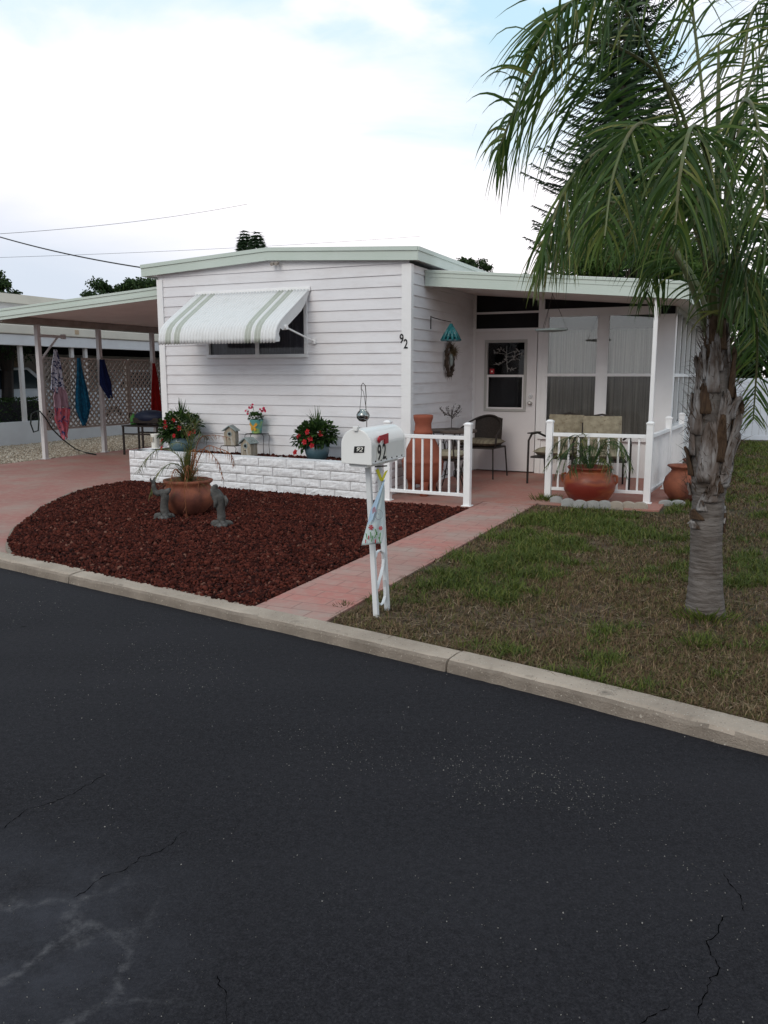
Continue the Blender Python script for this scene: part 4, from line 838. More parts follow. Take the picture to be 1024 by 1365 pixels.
def kpx(x, y, dy=0.):                  # local position in a plane through the pot, facing the house frame
    p = hfr(x, y, kp.y + dy); return (p.x - kp.x, dy, p.z - kp.z)
green = [[(0, 0, .30), kpx(240, 610), kpx(215, 598, -.05), kpx(195, 612, -.1), kpx(183, 632, -.1)], [(0, 0, .30), kpx(244, 625), kpx(228, 618, -.1), kpx(210, 632, -.2), kpx(200, 660, -.25)], [(0, 0, .3), kpx(252, 600), kpx(246, 570), kpx(232, 552, .1)], [(0, 0, .3), kpx(256, 590), kpx(262, 565), kpx(270, 560, .1)], [(.02, 0, .3), kpx(258, 600, .1), kpx(268, 580, .2), kpx(278, 585, .3)], [(0, 0, .3), kpx(250, 600, -.1), kpx(240, 590, -.2), kpx(226, 592, -.3)], [(0, 0, .3), kpx(254, 590), kpx(255, 565), kpx(250, 548)]]
for g in green: B = MB(); frondlet(B, g, 16, .20, .006, .5); B.build('frond', 'frond_yellow', t)
spikes(t, (0, 0, .30), 230, .42, .0085, 1.0, 'frond_yellow', 'grassy_clump', .7); spikes(t, (0, 0, .30), 50, .42, .006, 1.15, 'frond_yellow', 'arching_leaves', .9)
dry = [[(.02, 0, .3), kpx(262, 605), kpx(275, 600), kpx(290, 615), kpx(298, 640)], [(.02, 0, .3), kpx(272, 598), kpx(292, 598), kpx(308, 606), kpx(312, 622)], [(.02, 0, .3), kpx(258, 600, -.15), kpx(262, 615, -.25), kpx(266, 660, -.27)], [(.02, 0, .3), kpx(264, 590, .1), kpx(280, 580, .2), kpx(305, 583, .2)], [(-.02, 0, .3), kpx(235, 625, -.15), kpx(226, 645, -.28), kpx(222, 680, -.3)], [(0, 0, .3), kpx(251, 620, -.2), kpx(246, 645, -.28), kpx(249, 690, -.3)]]
for g in dry: B = MB(); frondlet(B, g, 13, .10, .006, 1.4); B.build('dry_frond', 'dry_leaf', t)
# statues: weathered grey stone dolphins standing on their tails against the pot
def body_sweep(B, pts, rad, n=12, flat=1.):
    P = [Vector(p) for p in pts]; C = []; RR = []
    for i in range(len(P) - 1):
        p0, p1, p2, p3 = P[max(i - 1, 0)], P[i], P[i + 1], P[min(i + 2, len(P) - 1)]
        for k in range(5):
            s = k / 5; C.append(.5 * ((2 * p1) + (p2 - p0) * s + (2 * p0 - 5 * p1 + 4 * p2 - p3) * s * s + (3 * p1 - p0 - 3 * p2 + p3) * s ** 3)); RR.append(rad[i] * (1 - s) + rad[i + 1] * s)
    C.append(P[-1]); RR.append(rad[-1]); B.tube(C, RR, n, flat=flat)
def statue(loc, label, kind, rz):
    t = thing('stone_statue', label, 'statue', loc, rz, 'grey stone animal statues either side of the kettle pot')
    B = MB()
    if kind == 'upright':
        body_sweep(B, [(0, 0, .03), (.005, 0, .10), (0, 0, .20), (-.01, 0, .30), (-.03, 0, .38), (-.055, 0, .44), (-.075, 0, .48), (-.055, 0, .525), (-.03, 0, .53)], [.045, .05, .048, .062, .075, .062, .045, .032, .012])
        body_sweep(B, [(-.06, 0, .47), (-.095, 0, .43), (-.115, 0, .39)], [.036, .028, .008])      # muzzle tucked down
        for s in (-1, 1):
            body_sweep(B, [(-.04, s * .05, .38), (-.03, s * .075, .31), (-.055, s * .06, .25)], [.028, .022, .008])
        body_sweep(B, [(.05, 0, .40), (.075, 0, .33), (.06, 0, .26)], [.02, .022, .008])
    else:
        body_sweep(B, [(.10, 0, .03), (.04, 0, .05), (.015, 0, .12), (.02, 0, .22), (.03, 0, .31), (.0, 0, .36), (-.06, 0, .345), (-.10, 0, .38), (-.115, 0, .46), (-.10, 0, .53)], [.03, .05, .052, .048, .052, .05, .042, .034, .026, .010])
        body_sweep(B, [(.03, 0, .34), (.075, 0, .39), (.11, 0, .42)], [.045, .036, .012])
        for s in (-1, 1): body_sweep(B, [(-.11, s * .005, .49), (-.13, s * .035, .53), (-.12, s * .06, .565)], [.018, .014, .005])
    B.v = [(x * .80, y * .80, z * .70 + .012) for x, y, z in B.v]; B.build('body', 'statue', t, smooth=True)
    B = MB(); B.lathe([(.085, 0), (.088, .018), (.06, .04), (.03, .05)], 18)
    for k in range(5):
        q = 2 * pi * k / 5 + .4; body_sweep(B, [(cos(q) * .03, sin(q) * .03, .04), (cos(q) * .09, sin(q) * .07, .03), (cos(q) * .11, sin(q) * .09, .005)], [.026, .022, .008])
    B.build('base', 'statue', t, smooth=True); return t
ps = toh(gp(291, 703, .06)); statue((ps.x, ps.y + .05, .06), 'grey stone animal statue standing upright right of the terracotta kettle pot', 'upright', .2)
ps = toh(gp(213, 693, .06)); statue((ps.x, ps.y + .06, .06), 'grey stone animal statue with curled up tail left of the terracotta kettle pot', 'curled', .2)
# ------------------------------------------------------------------ mailbox
mbA = R(90) - R(67.5)                          # axis direction of the box in world
ax = Vector((cos(R(67.0)), sin(R(67.0)), 0)); sx = Vector((ax.y, -ax.x, 0))    # ax: door -> back ; sx: towards the right side
f0 = gp(502.5, 823, .05); f1 = gp(517, 813, .05)
mroot = thing('mailbox', 'white metal mailbox numbered 92 with a red flag on two white posts', 'mailbox', f0, 0, None, house=False)
BZ = .982; WB = .172; HB = .085; LB = .49
top0 = W(493.5, 622, 4.66); 
dc = top0 - ax * .155 - sx * .012; dc.z = BZ     # bottom centre of the door
def BX(a, s, z, tilt=.045):                     # box local: a along axis, s sideways, z up -> root-local
    q = dc + ax * a + sx * (s + (z) * tilt * -0.0) + Vector((0, 0, z + s * -.03)); return q - f0
def arch(w, h, n=22): return [(-w / 2, 0), (w / 2, 0)] + [(w / 2 * cos(pi * k / n), h + w / 2 * sin(pi * k / n)) for k in range(n + 1)]
B = MB(); B.prism([(s, z) for s, z in arch(WB, .105)], lambda s, z: BX(.012, s, z), lambda s, z: BX(LB, s, z)); bx_ = B.build('box', 'mailbox', mroot, bev=.003)
B = MB(); B.prism(arch(WB + .012, .103), lambda s, z: BX(-.006, s, z - .004), lambda s, z: BX(.012, s, z - .004)); dr_ = B.build('door', 'mailbox', mroot, bev=.004)
B = MB(); B.prism(arch(WB + .008, .104), lambda s, z: BX(LB, s, z - .003), lambda s, z: BX(LB + .012, s, z - .003)); B.build('back_plate', 'mailbox', mroot, bev=.003)
B = MB(); B.prism([(-.012, .180), (.012, .180), (.014, .203), (-.014, .203)], lambda s, z: BX(-.022, s, z), lambda s, z: BX(.02, s, z)); B.tube([BX(-.012, .012, .19), BX(-.012, .018, .215)], .004, 6); B.build('latch', 'mailbox', dr_, bev=.003)
B = MB(); B.prism([(WB / 2 + .001, .006), (WB / 2 + .006, .006), (WB / 2 + .006, .0), (WB / 2 + .001, .0)], lambda s, z: BX(.02, s, z), lambda s, z: BX(LB, s, z)); B.build('bottom_flange', 'post_white', mroot)
B = MB()
for k in range(6): a_ = .06 + k * .078; B.tube([BX(a_, WB / 2, .012), BX(a_, WB / 2 + .004, .012)], .0045, 8)
B.build('rivets', 'brown_metal', mroot)
mA = Matrix((( ax.x, 0, sx.x, 0), (ax.y, 0, sx.y, 0), (0, 1, 0, 0), (0, 0, 0, 1)))
# flag on the right side: bent metal arm
zf = lambda v: v
B = MB(); fl_ = [(.075, .128), (.100, .150), (.228, .158), (.228, .102), (.176, .100), (.170, .128), (.118, .122), (.098, .108)]
B.prism(fl_, lambda a, z: BX(a, WB / 2 + .004, z), lambda a, z: BX(a, WB / 2 + .009, z)); B.tube([BX(.096, WB / 2 + .002, .132), BX(.096, WB / 2 + .014, .132)], .012, 12); B.build('flag', 'flag_red', mroot)
B = MB(); B.prism([(.075, .014), (.215, .014), (.215, .096), (.075, .096)], lambda a, z: BX(a, WB / 2 + .0012, z), lambda a, z: BX(a, WB / 2 + .0025, z)); pl = B.build('number_plate', 'sticker', mroot)
def side_text(txt, a, z, size, xs, m='black'):
    o_ = BX(a, WB / 2 + .004, z); mw = Matrix.Translation(o_) @ mA; return textobj('number', txt, size, .0008, m, mroot, mw, xs=xs)
side_text('9', .108, .054, .122, .9); side_text('2', .178, .054, .122, .9)
# small sticker on the door
B = MB(); B.prism([(-.014, .058), (.048, .064), (.052, .100), (-.010, .094)], lambda s, z: BX(-.0065, s, z), lambda s, z: BX(-.0085, s, z)); B.build('door_label', 'black', dr_)
mD = Matrix(((sx.x, 0, -ax.x, 0), (sx.y, 0, -ax.y, 0), (-.03, 1, 0, 0), (0, 0, 0, 1)))
textobj('door_number', '92', .033, .0006, 'sticker', dr_, Matrix.Translation(BX(-.0095, .019, .079)) @ mD, font_shear=.3, xs=1.25)
tp = [BX(.15, 0, 0), BX(.15 + .165, .0, 0)]; ft = [Vector((0, 0, 0)), f1 - f0]
for a_, c_ in zip(ft, tp):
    B = MB(); c_ = c_ + Vector((0, 0, .0)); u_ = ax * .0145; s_ = sx * .0145; z_ = Vector((0, 0, -.06))
    B.add([a_ + z_ - u_ - s_, a_ + z_ + u_ - s_, a_ + z_ + u_ + s_, a_ + z_ - u_ + s_, c_ - u_ - s_, c_ + u_ - s_, c_ + u_ + s_, c_ - u_ + s_], [(3, 2, 1, 0), (4, 5, 6, 7), (0, 1, 5, 4), (1, 2, 6, 5), (2, 3, 7, 6), (3, 0, 4, 7)]); B.build('post', 'post_white', mroot, bev=.003)
B = MB(); q0, q1 = tp; B.prism([(.02, -.022), (LB - .02, -.022), (LB - .02, -.004), (.02, -.004)], lambda a, z: BX(a, -.055, z), lambda a, z: BX(a, .055, z)); B.build('bracket', 'post_white', mroot)
# S scroll between the posts
B = MB(); C0 = (ft[0] + ft[1]) / 2; sc_pts = []
def SP(u, z): k = z / .93; b0 = ft[0].lerp(tp[0], k); b1 = ft[1].lerp(tp[1], k); p = b0.lerp(b1, u); return Vector((p.x, p.y, z))
raw = [(.18, .345), (.25, .375), (.5, .39), (.75, .375), (.86, .34), (.80, .29), (.55, .235), (.3, .18), (.24, .19)]
raw2 = [(.16, .36), (.3, .385), (.55, .39), (.80, .365), (.86, .325), (.75, .28), (.45, .225), (.2, .18), (.14, .17)]
raw3 = [(.80, .20), (.86, .15), (.80, .095), (.6, .065), (.35, .062), (.18, .085)]
for rw in (raw2, raw3):
    P_ = [SP(u, z) for u, z in rw]; vs = []
    for p in P_: vs += [p + sx * .009, p - sx * .009]
    n_ = len(P_); B.add(vs, [(2 * i, 2 * i + 1, 2 * i + 3, 2 * i + 2) for i in range(n_ - 1)])
B.build('scroll', 'post_white', mroot, thick=.004)
# garden banner hanging under the box, rolled and twisted
gb = W(510, 640, 4.62)
t = thing('garden_banner', 'twisted pale blue garden banner with painted bicycle and red flowers hanging under the mailbox', 'banner', gb, 0, None, house=False)
def GB(x, y, d=0.): return W(x, y, 4.60 + d) - gb
B = MB()
L_ = [(509, 641), (505, 652), (500, 668), (496, 680), (490, 697), (486, 712), (482, 727)]; R_ = [(511.5, 641), (512.5, 652), (512.5, 668), (512.5, 680), (512, 697), (511.5, 712), (509, 724)]
B.grid(lambda u, v: (lambda i, f: Vector(GB(L_[i][0] * (1 - f) * (1 - u) + L_[i + 1][0] * f * (1 - u) + (R_[i][0] * (1 - f) + R_[i + 1][0] * f) * u, (L_[i][1] * (1 - f) + L_[i + 1][1] * f) * (1 - u) + (R_[i][1] * (1 - f) + R_[i + 1][1] * f) * u, -.02 + .012 * sin(u * 7 + v * 2))))(min(int(v * 6), 5), v * 6 - min(int(v * 6), 5)), 10, 24)
bn = B.build('cloth', 'banner', t, smooth=True, thick=.002)
B = MB(); B.add([GB(511.5, 641, -.04), GB(514, 638, -.04), GB(497, 692, -.045), GB(490, 700, -.045), GB(487, 712, -.045), GB(494, 680, -.045)], [(0, 5, 4, 3, 2, 1)]); B.build('folded_edge', 'banner_blue', t, thick=.003)
for a_, c_ in (((501.5, 624.5), (508, 640)), ((514, 627), (508.5, 641))):
    B = MB(); d_ = 3.4
    B.add([GB(a_[0] - 0.5, a_[1] + 2, -.04), GB(a_[0] + 3, a_[1], -.05), GB(c_[0] + 2.5, c_[1], -.05), GB(c_[0] - .5, c_[1] + 1, -.04)], [(0, 1, 2, 3)]); B.build('tie', 'yellow', t, thick=.003)
B = MB(); B.tube([GB(500, 622, -.01), GB(516, 621, .01)], .004, 6); B.build('hanger', 'brown_metal', t)
B = MB()
for (x, y, r) in ((494.5, 703, 3.0), (507.5, 704, 2.4)):
    for k in range(6): q = pi * k / 3; B.add([GB(x, y, -.042), GB(x + r * cos(q - .4), y + r * sin(q - .4) * 1.1, -.042), GB(x + r * 1.15 * cos(q), y + r * 1.2 * sin(q), -.042), GB(x + r * cos(q + .4), y + r * sin(q + .4) * 1.1, -.042)], [(0, 1, 2, 3)])
for x, y in ((487, 719), (491, 714), (500, 719)): B.add([GB(x, y, -.042), GB(x + 1.5, y, -.042), GB(x + 1, y + 5, -.042), GB(x - .2, y + 5, -.042)], [(0, 1, 2, 3)])
B.build('painted_flowers', 'flag_red', bn, thick=.001)
B = MB()
for x, y, a in ((494, 709, .1), (507, 710, -.1), (500, 705, .5), (503, 709, -.6), (488, 711, .3), (497, 714, -.3), (505, 716, .4)): B.add([GB(x - .6, y, -.042), GB(x + .6, y, -.042), GB(x + .6 + 6 * sin(a), y + 8, -.042), GB(x - .6 + 6 * sin(a), y + 8, -.042)], [(0, 1, 2, 3)])
B.build('painted_stems', 'green_cloth', bn, thick=.001)
def ring(B, x, y, r, d=-.043, n=20, w=.5):
    vs = []
    for k in range(n): q = 2 * pi * k / n; vs += [GB(x + r * cos(q), y + r * 1.25 * sin(q), d), GB(x + (r - w) * cos(q), y + (r - w) * 1.25 * sin(q), d)]
    B.add(vs, [(2 * k, 2 * k + 1, (2 * k + 3) % (2 * n), (2 * k + 2) % (2 * n)) for k in range(n)])
B = MB(); ring(B, 505, 686, 5.5); ring(B, 498, 690, 4); B.tube([GB(498, 690, -.044), GB(501, 680, -.044), GB(505, 686, -.044)], .0015, 4); B.build('painted_bicycle', 'blue_curtain', bn)
B = MB(); B.add([GB(496, 678, -.043), GB(500, 675, -.043), GB(502, 682, -.043), GB(497, 688, -.043)], [(0, 1, 2, 3)]); B.build('painted_basket', 'pink_cloth', bn, thick=.001)
# ------------------------------------------------------------------ railings
def railing(label, segs, posts, skip=()):
    root0 = Vector((posts[0][0], posts[0][1], .067)); t = thing('porch_railing', label, 'railing', root0, 0, 'white porch railings')
    for x, y, _z in posts:
        B = MB(); x -= root0.x; y -= root0.y
        B.box(x - .036, x + .036, y - .036, y + .036, .006, .87); B.box(x - .055, x + .055, y - .055, y + .055, 0, .010)
        po_ = B.build('post', 'white_paint', t, bev=.004); B = MB(); B.box(x - .042, x + .042, y - .042, y + .042, .87, .885); B.add([(x - .040, y - .040, .885), (x + .040, y - .040, .885), (x + .040, y + .040, .885), (x - .040, y + .040, .885), (x - .02, y - .02, .900), (x + .02, y - .02, .900), (x + .02, y + .02, .900), (x - .02, y + .02, .900)], [(0, 1, 5, 4), (1, 2, 6, 5), (2, 3, 7, 6), (3, 0, 4, 7), (4, 5, 6, 7)]); B.build('cap', 'white_paint', po_)
    for (a, c), nb in segs:
        a = Vector((a[0], a[1], 0)) - Vector((root0.x, root0.y, 0)); c = Vector((c[0], c[1], 0)) - Vector((root0.x, root0.y, 0)); d = (c - a).normalized(); s = Vector((-d.y, d.x, 0)); L2 = (c - a).length
        def rail(z0, z1, w, nm):
            B = MB(); a2, c2 = a + d * .037, c - d * .037
            B.add([a2 + s * w + Vector((0, 0, z0)), a2 - s * w + Vector((0, 0, z0)), c2 - s * w + Vector((0, 0, z0)), c2 + s * w + Vector((0, 0, z0)), a2 + s * w + Vector((0, 0, z1)), a2 - s * w + Vector((0, 0, z1)), c2 - s * w + Vector((0, 0, z1)), c2 + s * w + Vector((0, 0, z1))], [(0, 1, 2, 3), (7, 6, 5, 4), (0, 4, 5, 1), (1, 5, 6, 2), (2, 6, 7, 3), (3, 7, 4, 0)]); B.build(nm, 'white_paint', t, bev=.003)
        rail(.715, .755, .024, 'top_rail'); rail(.10, .135, .02, 'bottom_rail')
        for k in range(nb):
            p = a + d * (L2 * (k + 1) / (nb + 1)); B = MB(); B.box(p.x - .010, p.x + .010, p.y - .010, p.y + .010, .135, .715); B.build('baluster', 'white_paint', t)
lp0, lp1 = toh(gp(552, 669)), toh(gp(621.6, 677))
lp0 = Vector((.10, -.86, 0)); lp1 = Vector((1.055, -.90, 0))
railing('white metal railing in front of the terracotta chiminea', [((lp0, lp1), 8)], [lp0, lp1])
rp0, rp1, rp2, rp3 = Vector((1.72, .02, 0)), Vector((2.80, .10, 0)), Vector((2.87, 1.40, 0)), Vector((2.93, 2.55, 0))
railing('white metal railing with corner return behind the glazed red pot', [((rp0, rp1), 9), ((rp1, rp2), 12), ((rp2, rp3), 10)], [rp0, rp1, rp2, rp3])
# ------------------------------------------------------------------ chiminea
t = thing('chiminea', 'plain terracotta chiminea standing behind the left porch railing', 'chiminea', (.29, -.27, .067))
B = MB(); B.lathe([(.10, .13), (.17, .15), (.225, .23), (.245, .34), (.245, .375), (.252, .385), (.252, .41), (.24, .42), (.225, .47), (.185, .57), (.14, .66), (.105, .715), (.112, .722), (.112, .75), (.10, .757), (.095, .84), (.115, .90), (.115, .935), (.10, .94), (.075, .93), (.07, .8)], 40); B.build('body', 'terracotta_plain', t, smooth=True)
for k in range(3):
    q = -pi / 2 + .5 + 2 * pi * k / 3; B = MB(); x, y = cos(q) * .14, sin(q) * .14
    B.lathe([(.05, 0), (.052, .02), (.045, .10), (.06, .17)], 14, c=(0, 0, 0), T=Matrix.Translation((x, y, 0))); B.build('leg', 'terracotta_plain', t, smooth=True)
# ------------------------------------------------------------------ bistro set
bt = toh(gp(600, 650)); bt = Vector((.52, .42, .067))
tz = H - (571 - 500) * 10.6 / 1100 - .067
t = thing('bistro_table', 'small round table with dark wooden top and scrolled iron legs on the porch', 'table', (.42, .35, .067))
TZ = .70; B = MB(); B.lathe([(.30, 0), (.315, .01), (.315, .03), (.30, .036), (.01, .037)], 36, c=(0, 0, TZ)); B.build('table_top', 'slate_top', t, smooth=False)
for k in range(4):
    q = pi / 4 + pi / 2 * k; B = MB(); c_, s_ = cos(q), sin(q)
    B.tube([(c_ * .24, s_ * .24, TZ), (c_ * .20, s_ * .20, .5), (c_ * .10, s_ * .10, .34), (c_ * .16, s_ * .16, .16), (c_ * .26, s_ * .26, 0)], .008, 6)
    P_ = [Vector((c_ * (.13 + .045 * cos(a)), s_ * (.13 + .045 * cos(a)), .53 + .055 * sin(a))) for a in [x * pi / 6 for x in range(13)]]; B.tube(P_, .005, 5)
    P_ = [Vector((c_ * (.12 + .04 * cos(a)), s_ * (.12 + .04 * cos(a)), .20 + .045 * sin(a))) for a in [x * pi / 6 for x in range(13)]]; B.tube(P_, .005, 5); B.build('leg', 'brown_metal', t)
t = thing('metal_tree', 'small dark metal tree ornament on the bistro table', 'ornament', (.42, .35, .067 + TZ + .038))
B = MB(); B.lathe([(.09, 0), (.085, .012), (.03, .02)], 20); B.build('base', 'brown_metal', t)
random.seed(9); B = MB(); B.tube([(0, 0, .015), (.003, 0, .13), (0, 0, .2)], .005, 6); tips = []
for k in range(11):
    a = 2 * pi * k / 11; e = Vector((cos(a) * random.uniform(.09, .19), sin(a) * .10, random.uniform(.24, .30))); B.tube([(0, 0, .12 + .006 * k), e * .5 + Vector((0, 0, .05)), e], [.004, .003, .002], 5); tips.append(e)
B.build('trunk', 'brown_metal', t); B = MB()
for e in tips:
    for k in range(9): B.leaf(e * random.uniform(.6, 1.05) + rv(.012), rv() + Vector((0, 0, .5)), .032, .014)
B.build('leaves', 'brown_metal', t)
def cushioned(B, x0, x1, y0, y1, z0, z1, n=10, puff=.03):
    for sgn, zc0 in ((1, z1), (-1, z0)):
        B.grid(lambda u, v: (x0 + (x1 - x0) * u, y0 + (y1 - y0) * (v if sgn > 0 else 1 - v), (z0 + z1) / 2 + sgn * ((z1 - z0) / 2) * max(.0, (1 - abs(2 * u - 1) ** 5) * (1 - abs(2 * v - 1) ** 5)) ** .4), n, n)
# bistro stool / chair with cream cushion in front of the table
t = thing('bistro_chair', 'folding iron chair with pale patterned cushion between table and railing', 'chair', (.50, -.08, .067))
B = MB(); cushioned(B, -.21, .21, -.20, .20, .42, .52); B.build('cushion', 'cream_cushion', t, smooth=True)
B = MB(); B.box(-.20, .20, -.19, .19, .405, .418); B.build('seat', 'brown_metal', t)
for sx_ in (-1, 1):
    B = MB(); B.tube([(sx_ * .2, -.2, 0), (sx_ * .19, 0, .25), (sx_ * .19, .19, .43)], .009, 6); B.build('leg', 'brown_metal', t); B = MB(); B.tube([(sx_ * .18, .22, 0), (sx_ * .18, 0, .25), (sx_ * .18, -.20, .44), (sx_ * .18, -.25, .66)], .009, 6); B.build('leg', 'brown_metal', t)
B = MB(); B.tube([(-.18, -.25, .66), (-.1, -.265, .69), (.1, -.265, .69), (.18, -.25, .66)], .009, 6); B.build('backrest', 'brown_metal', t)
# rattan armchair with striped cushion
t = thing('rattan_chair', 'dark woven porch chair with striped beige cushion beside the white door', 'chair', (.38, 1.72, .067), -.1)
B = MB(); cushioned(B, -.27, .27, -.26, .24, .43, .53); B.build('cushion', 'cushion', t, smooth=True)
B = MB(); B.box(-.26, .26, -.25, .25, .405, .425); B.build('seat', 'rattan', t)
B = MB(); P_ = []
for k in range(25):
    a = pi * k / 24; P_.append(Vector((cos(a) * .31, -.22 + sin(a) * .50, .60 + .24 * sin(a) ** 1.2)))
B.tube([Vector((.30, -.23, .42))] + P_ + [Vector((-.30, -.23, .42))], .013, 8); B.build('arm_frame', 'rattan', t, smooth=True)
B = MB(); B.grid(lambda u, v: (-.20 + .40 * u, .20 + .06 * sin(pi * u) + .04 * v, .43 + .40 * v * (.93 + .07 * sin(pi * u))), 8, 6); B.build('backrest', 'rattan', t, thick=.015)
for sx_ in (-1, 1):
    for y_ in (-.23, .24): B = MB(); B.tube([(sx_ * .26, y_ * .95, .42), (sx_ * .285, y_ * 1.1, 0)], .011, 6); B.build('leg', 'rattan', t)
# two cushioned patio chairs behind the right railing
def patio_chair(loc, label, rz, grp, flip):
    t = thing('patio_chair', label, 'chair', loc, rz, grp); B = MB()
    cushioned(B, -.25, .25, -.24, .22, .36, .47); B.build('seat_cushion', 'cream_cushion', t, smooth=True)
    B = MB(); s_ = len(B.v); cushioned(B, -.24, .24, 0, .42, -.05, .05)
    B.v = [(x, .20 + z + y * .22, .46 + y) for x, y, z in B.v]; B.build('back_cushion', 'cream_cushion', t, smooth=True)
    B = MB(); B.tube([(-.24, .24, .36), (-.24, .35, .78), (-.15, .38, .87), (0, .39, .895), (.15, .38, .87), (.24, .35, .78), (.24, .24, .36)], .013, 8); B.build('back_frame', 'black_metal', t)
    for s in (-1, 1):
        B = MB(); B.tube([(s * .30, -.26, 0), (s * .30, -.25, .56), (s * .30, -.15, .64), (s * .30, .05, .645), (s * .27, .28, .58)], .014, 8, flat=1.); B.build('arm', 'black_metal', t); B = MB(); B.tube([(s * .27, .22, .40), (s * .29, .34, 0)], .013, 8); B.build('leg', 'black_metal', t)
        B = MB(); B.box(s * .30 - .03, s * .30 + .03, -.24, .10, .645, .66); B.build('armrest', 'black_metal', t, bev=.005)
    B = MB(); B.box(-.27, .27, -.25, .24, .335, .358); B.build('seat_frame', 'black_metal', t)
patio_chair((1.50, 1.45, .067), 'cushioned black framed patio chair on the porch nearest the door', -.15, 'cushioned patio chairs on the porch', 0)
patio_chair((2.12, 1.25, .067), 'cushioned black framed patio chair behind the potted palm', .25, 'cushioned patio chairs on the porch', 1)
# ------------------------------------------------------------------ pots on the right
t = thing('red_pot', 'wide glazed red orange pot holding a small arching palm outside the railing', 'potted plant', (2.22, -.18, .055))
B = MB(); B.lathe([(.13, 0), (.15, .01), (.215, .07), (.27, .16), (.285, .25), (.265, .32), (.225, .365), (.215, .38), (.235, .40), (.245, .415), (.235, .425), (.21, .415), (.195, .38), (.18, .35)], 48); B.build('pot', 'glazed_red', t, smooth=True)
B = MB(); B.lathe([(.19, .34), (.195, .37), (.01, .375)], 24); B.build('soil', 'soil', t)
for s in (-1, 1): B = MB(); B.tube([(s * .255, -.02, .34), (s * .295, -.02, .33), (s * .30, -.02, .27), (s * .275, -.02, .24)], .014, 8); B.build('handle', 'glazed_red', t)
random.seed(21)
for k in range(24):
    a = 2 * pi * k / 24 + random.uniform(-.2, .2); r = random.uniform(.22, .50); h_ = random.uniform(.12, .38); dd = random.uniform(.0, .35)
    B = MB(); frondlet(B, [(0, 0, .37), (cos(a) * r * .4, sin(a) * r * .35, .37 + h_), (cos(a) * r * .85, sin(a) * r * .7, .37 + h_ * .9), (cos(a) * r * 1.12, sin(a) * r * .9, .37 + h_ * .4 - dd * .5)], 15, .16, .005, .9); B.build('frond', 'leaf_dark' if k % 4 else 'frond_yellow', t)
# small plants around the base
t = thing('side_pot', 'bulbous terracotta pot with flared rim between railing and palm trunk', 'pot', (3.16, .50, .055), 0, 'terracotta pots along the porch side')
def bulb_pot(t):
    B = MB(); B.lathe([(.11, 0), (.15, .02), (.215, .10), (.235, .19), (.215, .27), (.165, .33), (.15, .36), (.175, .385), (.20, .40), (.195, .412), (.165, .405), (.135, .37), (.13, .34)], 40); B.build('pot', 'terracotta', t, smooth=True)
    B = MB(); B.lathe([(.13, .32), (.135, .34), (.01, .345)], 20); B.build('soil', 'soil', t)
bulb_pot(t)
t = thing('side_pot', 'second terracotta pot half hidden behind the flared rim pot', 'pot', (3.26, 1.25, .055), 0, 'terracotta pots along the porch side'); bulb_pot(t)
# scalloped edging stones
random.seed(31); k_ = 0
nm = ['leftmost', 'second', 'third', 'fourth', 'fifth', 'sixth', 'seventh', 'eighth']
epx = [(741, 672), (757, 675), (773, 677), (789, 677.5), (805, 678), (821, 679), (837, 679.5), (853, 680.5)]
for i, (x, y) in enumerate(epx):
    p = toh(gp(x, y, .05)); w = .072 + .004 * (i % 2); t = thing('edging_stone', f'{nm[i]} scalloped grey stone of the row at the foot of the red pot' + (', weathered darker' if i > 4 else ''), 'edging stone', (p.x, p.y + .03, .045), random.uniform(-.08, .08), 'scalloped edging stones')
    B = MB(); n_ = 10; pts = [(-w, -.02), (w, -.02), (w, .05)] + [(w * cos(pi * k / n_), .05 + .042 * sin(pi * k / n_)) for k in range(1, n_)] + [(-w, .05)]
    B.prism(pts, lambda a, z: (a, -.028, z), lambda a, z: (a, .028, z)); o_ = B.build('stone', 'stone_edge' if i < 5 else 'concrete', t, bev=.008)
for i, (x, y) in enumerate([(887, 674), (904, 674)]):
    p = toh(gp(x, y, .05)); w = .075; t = thing('edging_stone', ('left' if i == 0 else 'right') + ' of two grey edging stones below the flared rim pot', 'edging stone', (p.x, p.y + .02, .045), .1, 'scalloped edging stones')
    B = MB(); n_ = 10; pts = [(-w, -.02), (w, -.02), (w, .03)] + [(w * cos(pi * k / n_), .03 + .035 * sin(pi * k / n_)) for k in range(1, n_)] + [(-w, .03)]
    B.prism(pts, lambda a, z: (a, -.03, z), lambda a, z: (a, .03, z)); B.build('stone', 'stone_edge', t, bev=.008)
# ------------------------------------------------------------------ things on the side wall and door
pb = hsd(574.5, 430, .02)
t = thing('glass_chime', 'teal glass bottle wind chime hanging from a wall bracket', 'wind chime', (.02, pb.y, pb.z))
B = MB(); e = hfr(591, 431, pb.y - .18); e = Vector((.33, pb.y + .02, 0)); ex = .27
B.tube([(0, 0, .08), (0, 0, -.08)], .006, 6); B.tube([(0, 0, .07), (ex * .5, 0, .03), (ex, 0, .0)], .006, 6); B.build('bracket', 'black_metal', t)
B = MB(); random.seed(2)
for ringr, z0_, n_, z1_ in ((.085, -.02, 9, -.19), (.12, -.03, 12, -.23), (.05, -.02, 6, -.22)):
    for k in range(n_):
        a = 2 * pi * k / n_; c_, s_ = cos(a), sin(a); B.tube([(ex + c_ * ringr * .12, s_ * ringr * .12, z0_), (ex + c_ * ringr * .6, s_ * ringr * .6, (z0_ + z1_) / 2), (ex + c_ * ringr, s_ * ringr, z1_)], [.006, .012, .018], 6)
B.build('glass_tubes', 'teal_glass', t, smooth=True)
B = MB(); B.lathe([(.10, -.235), (.122, -.235), (.122, -.215), (.10, -.215)], 20, c=(ex, 0, 0)); B.build('ring', 'teal_glaze', t)
pwz = hsd(599, 480, .05)
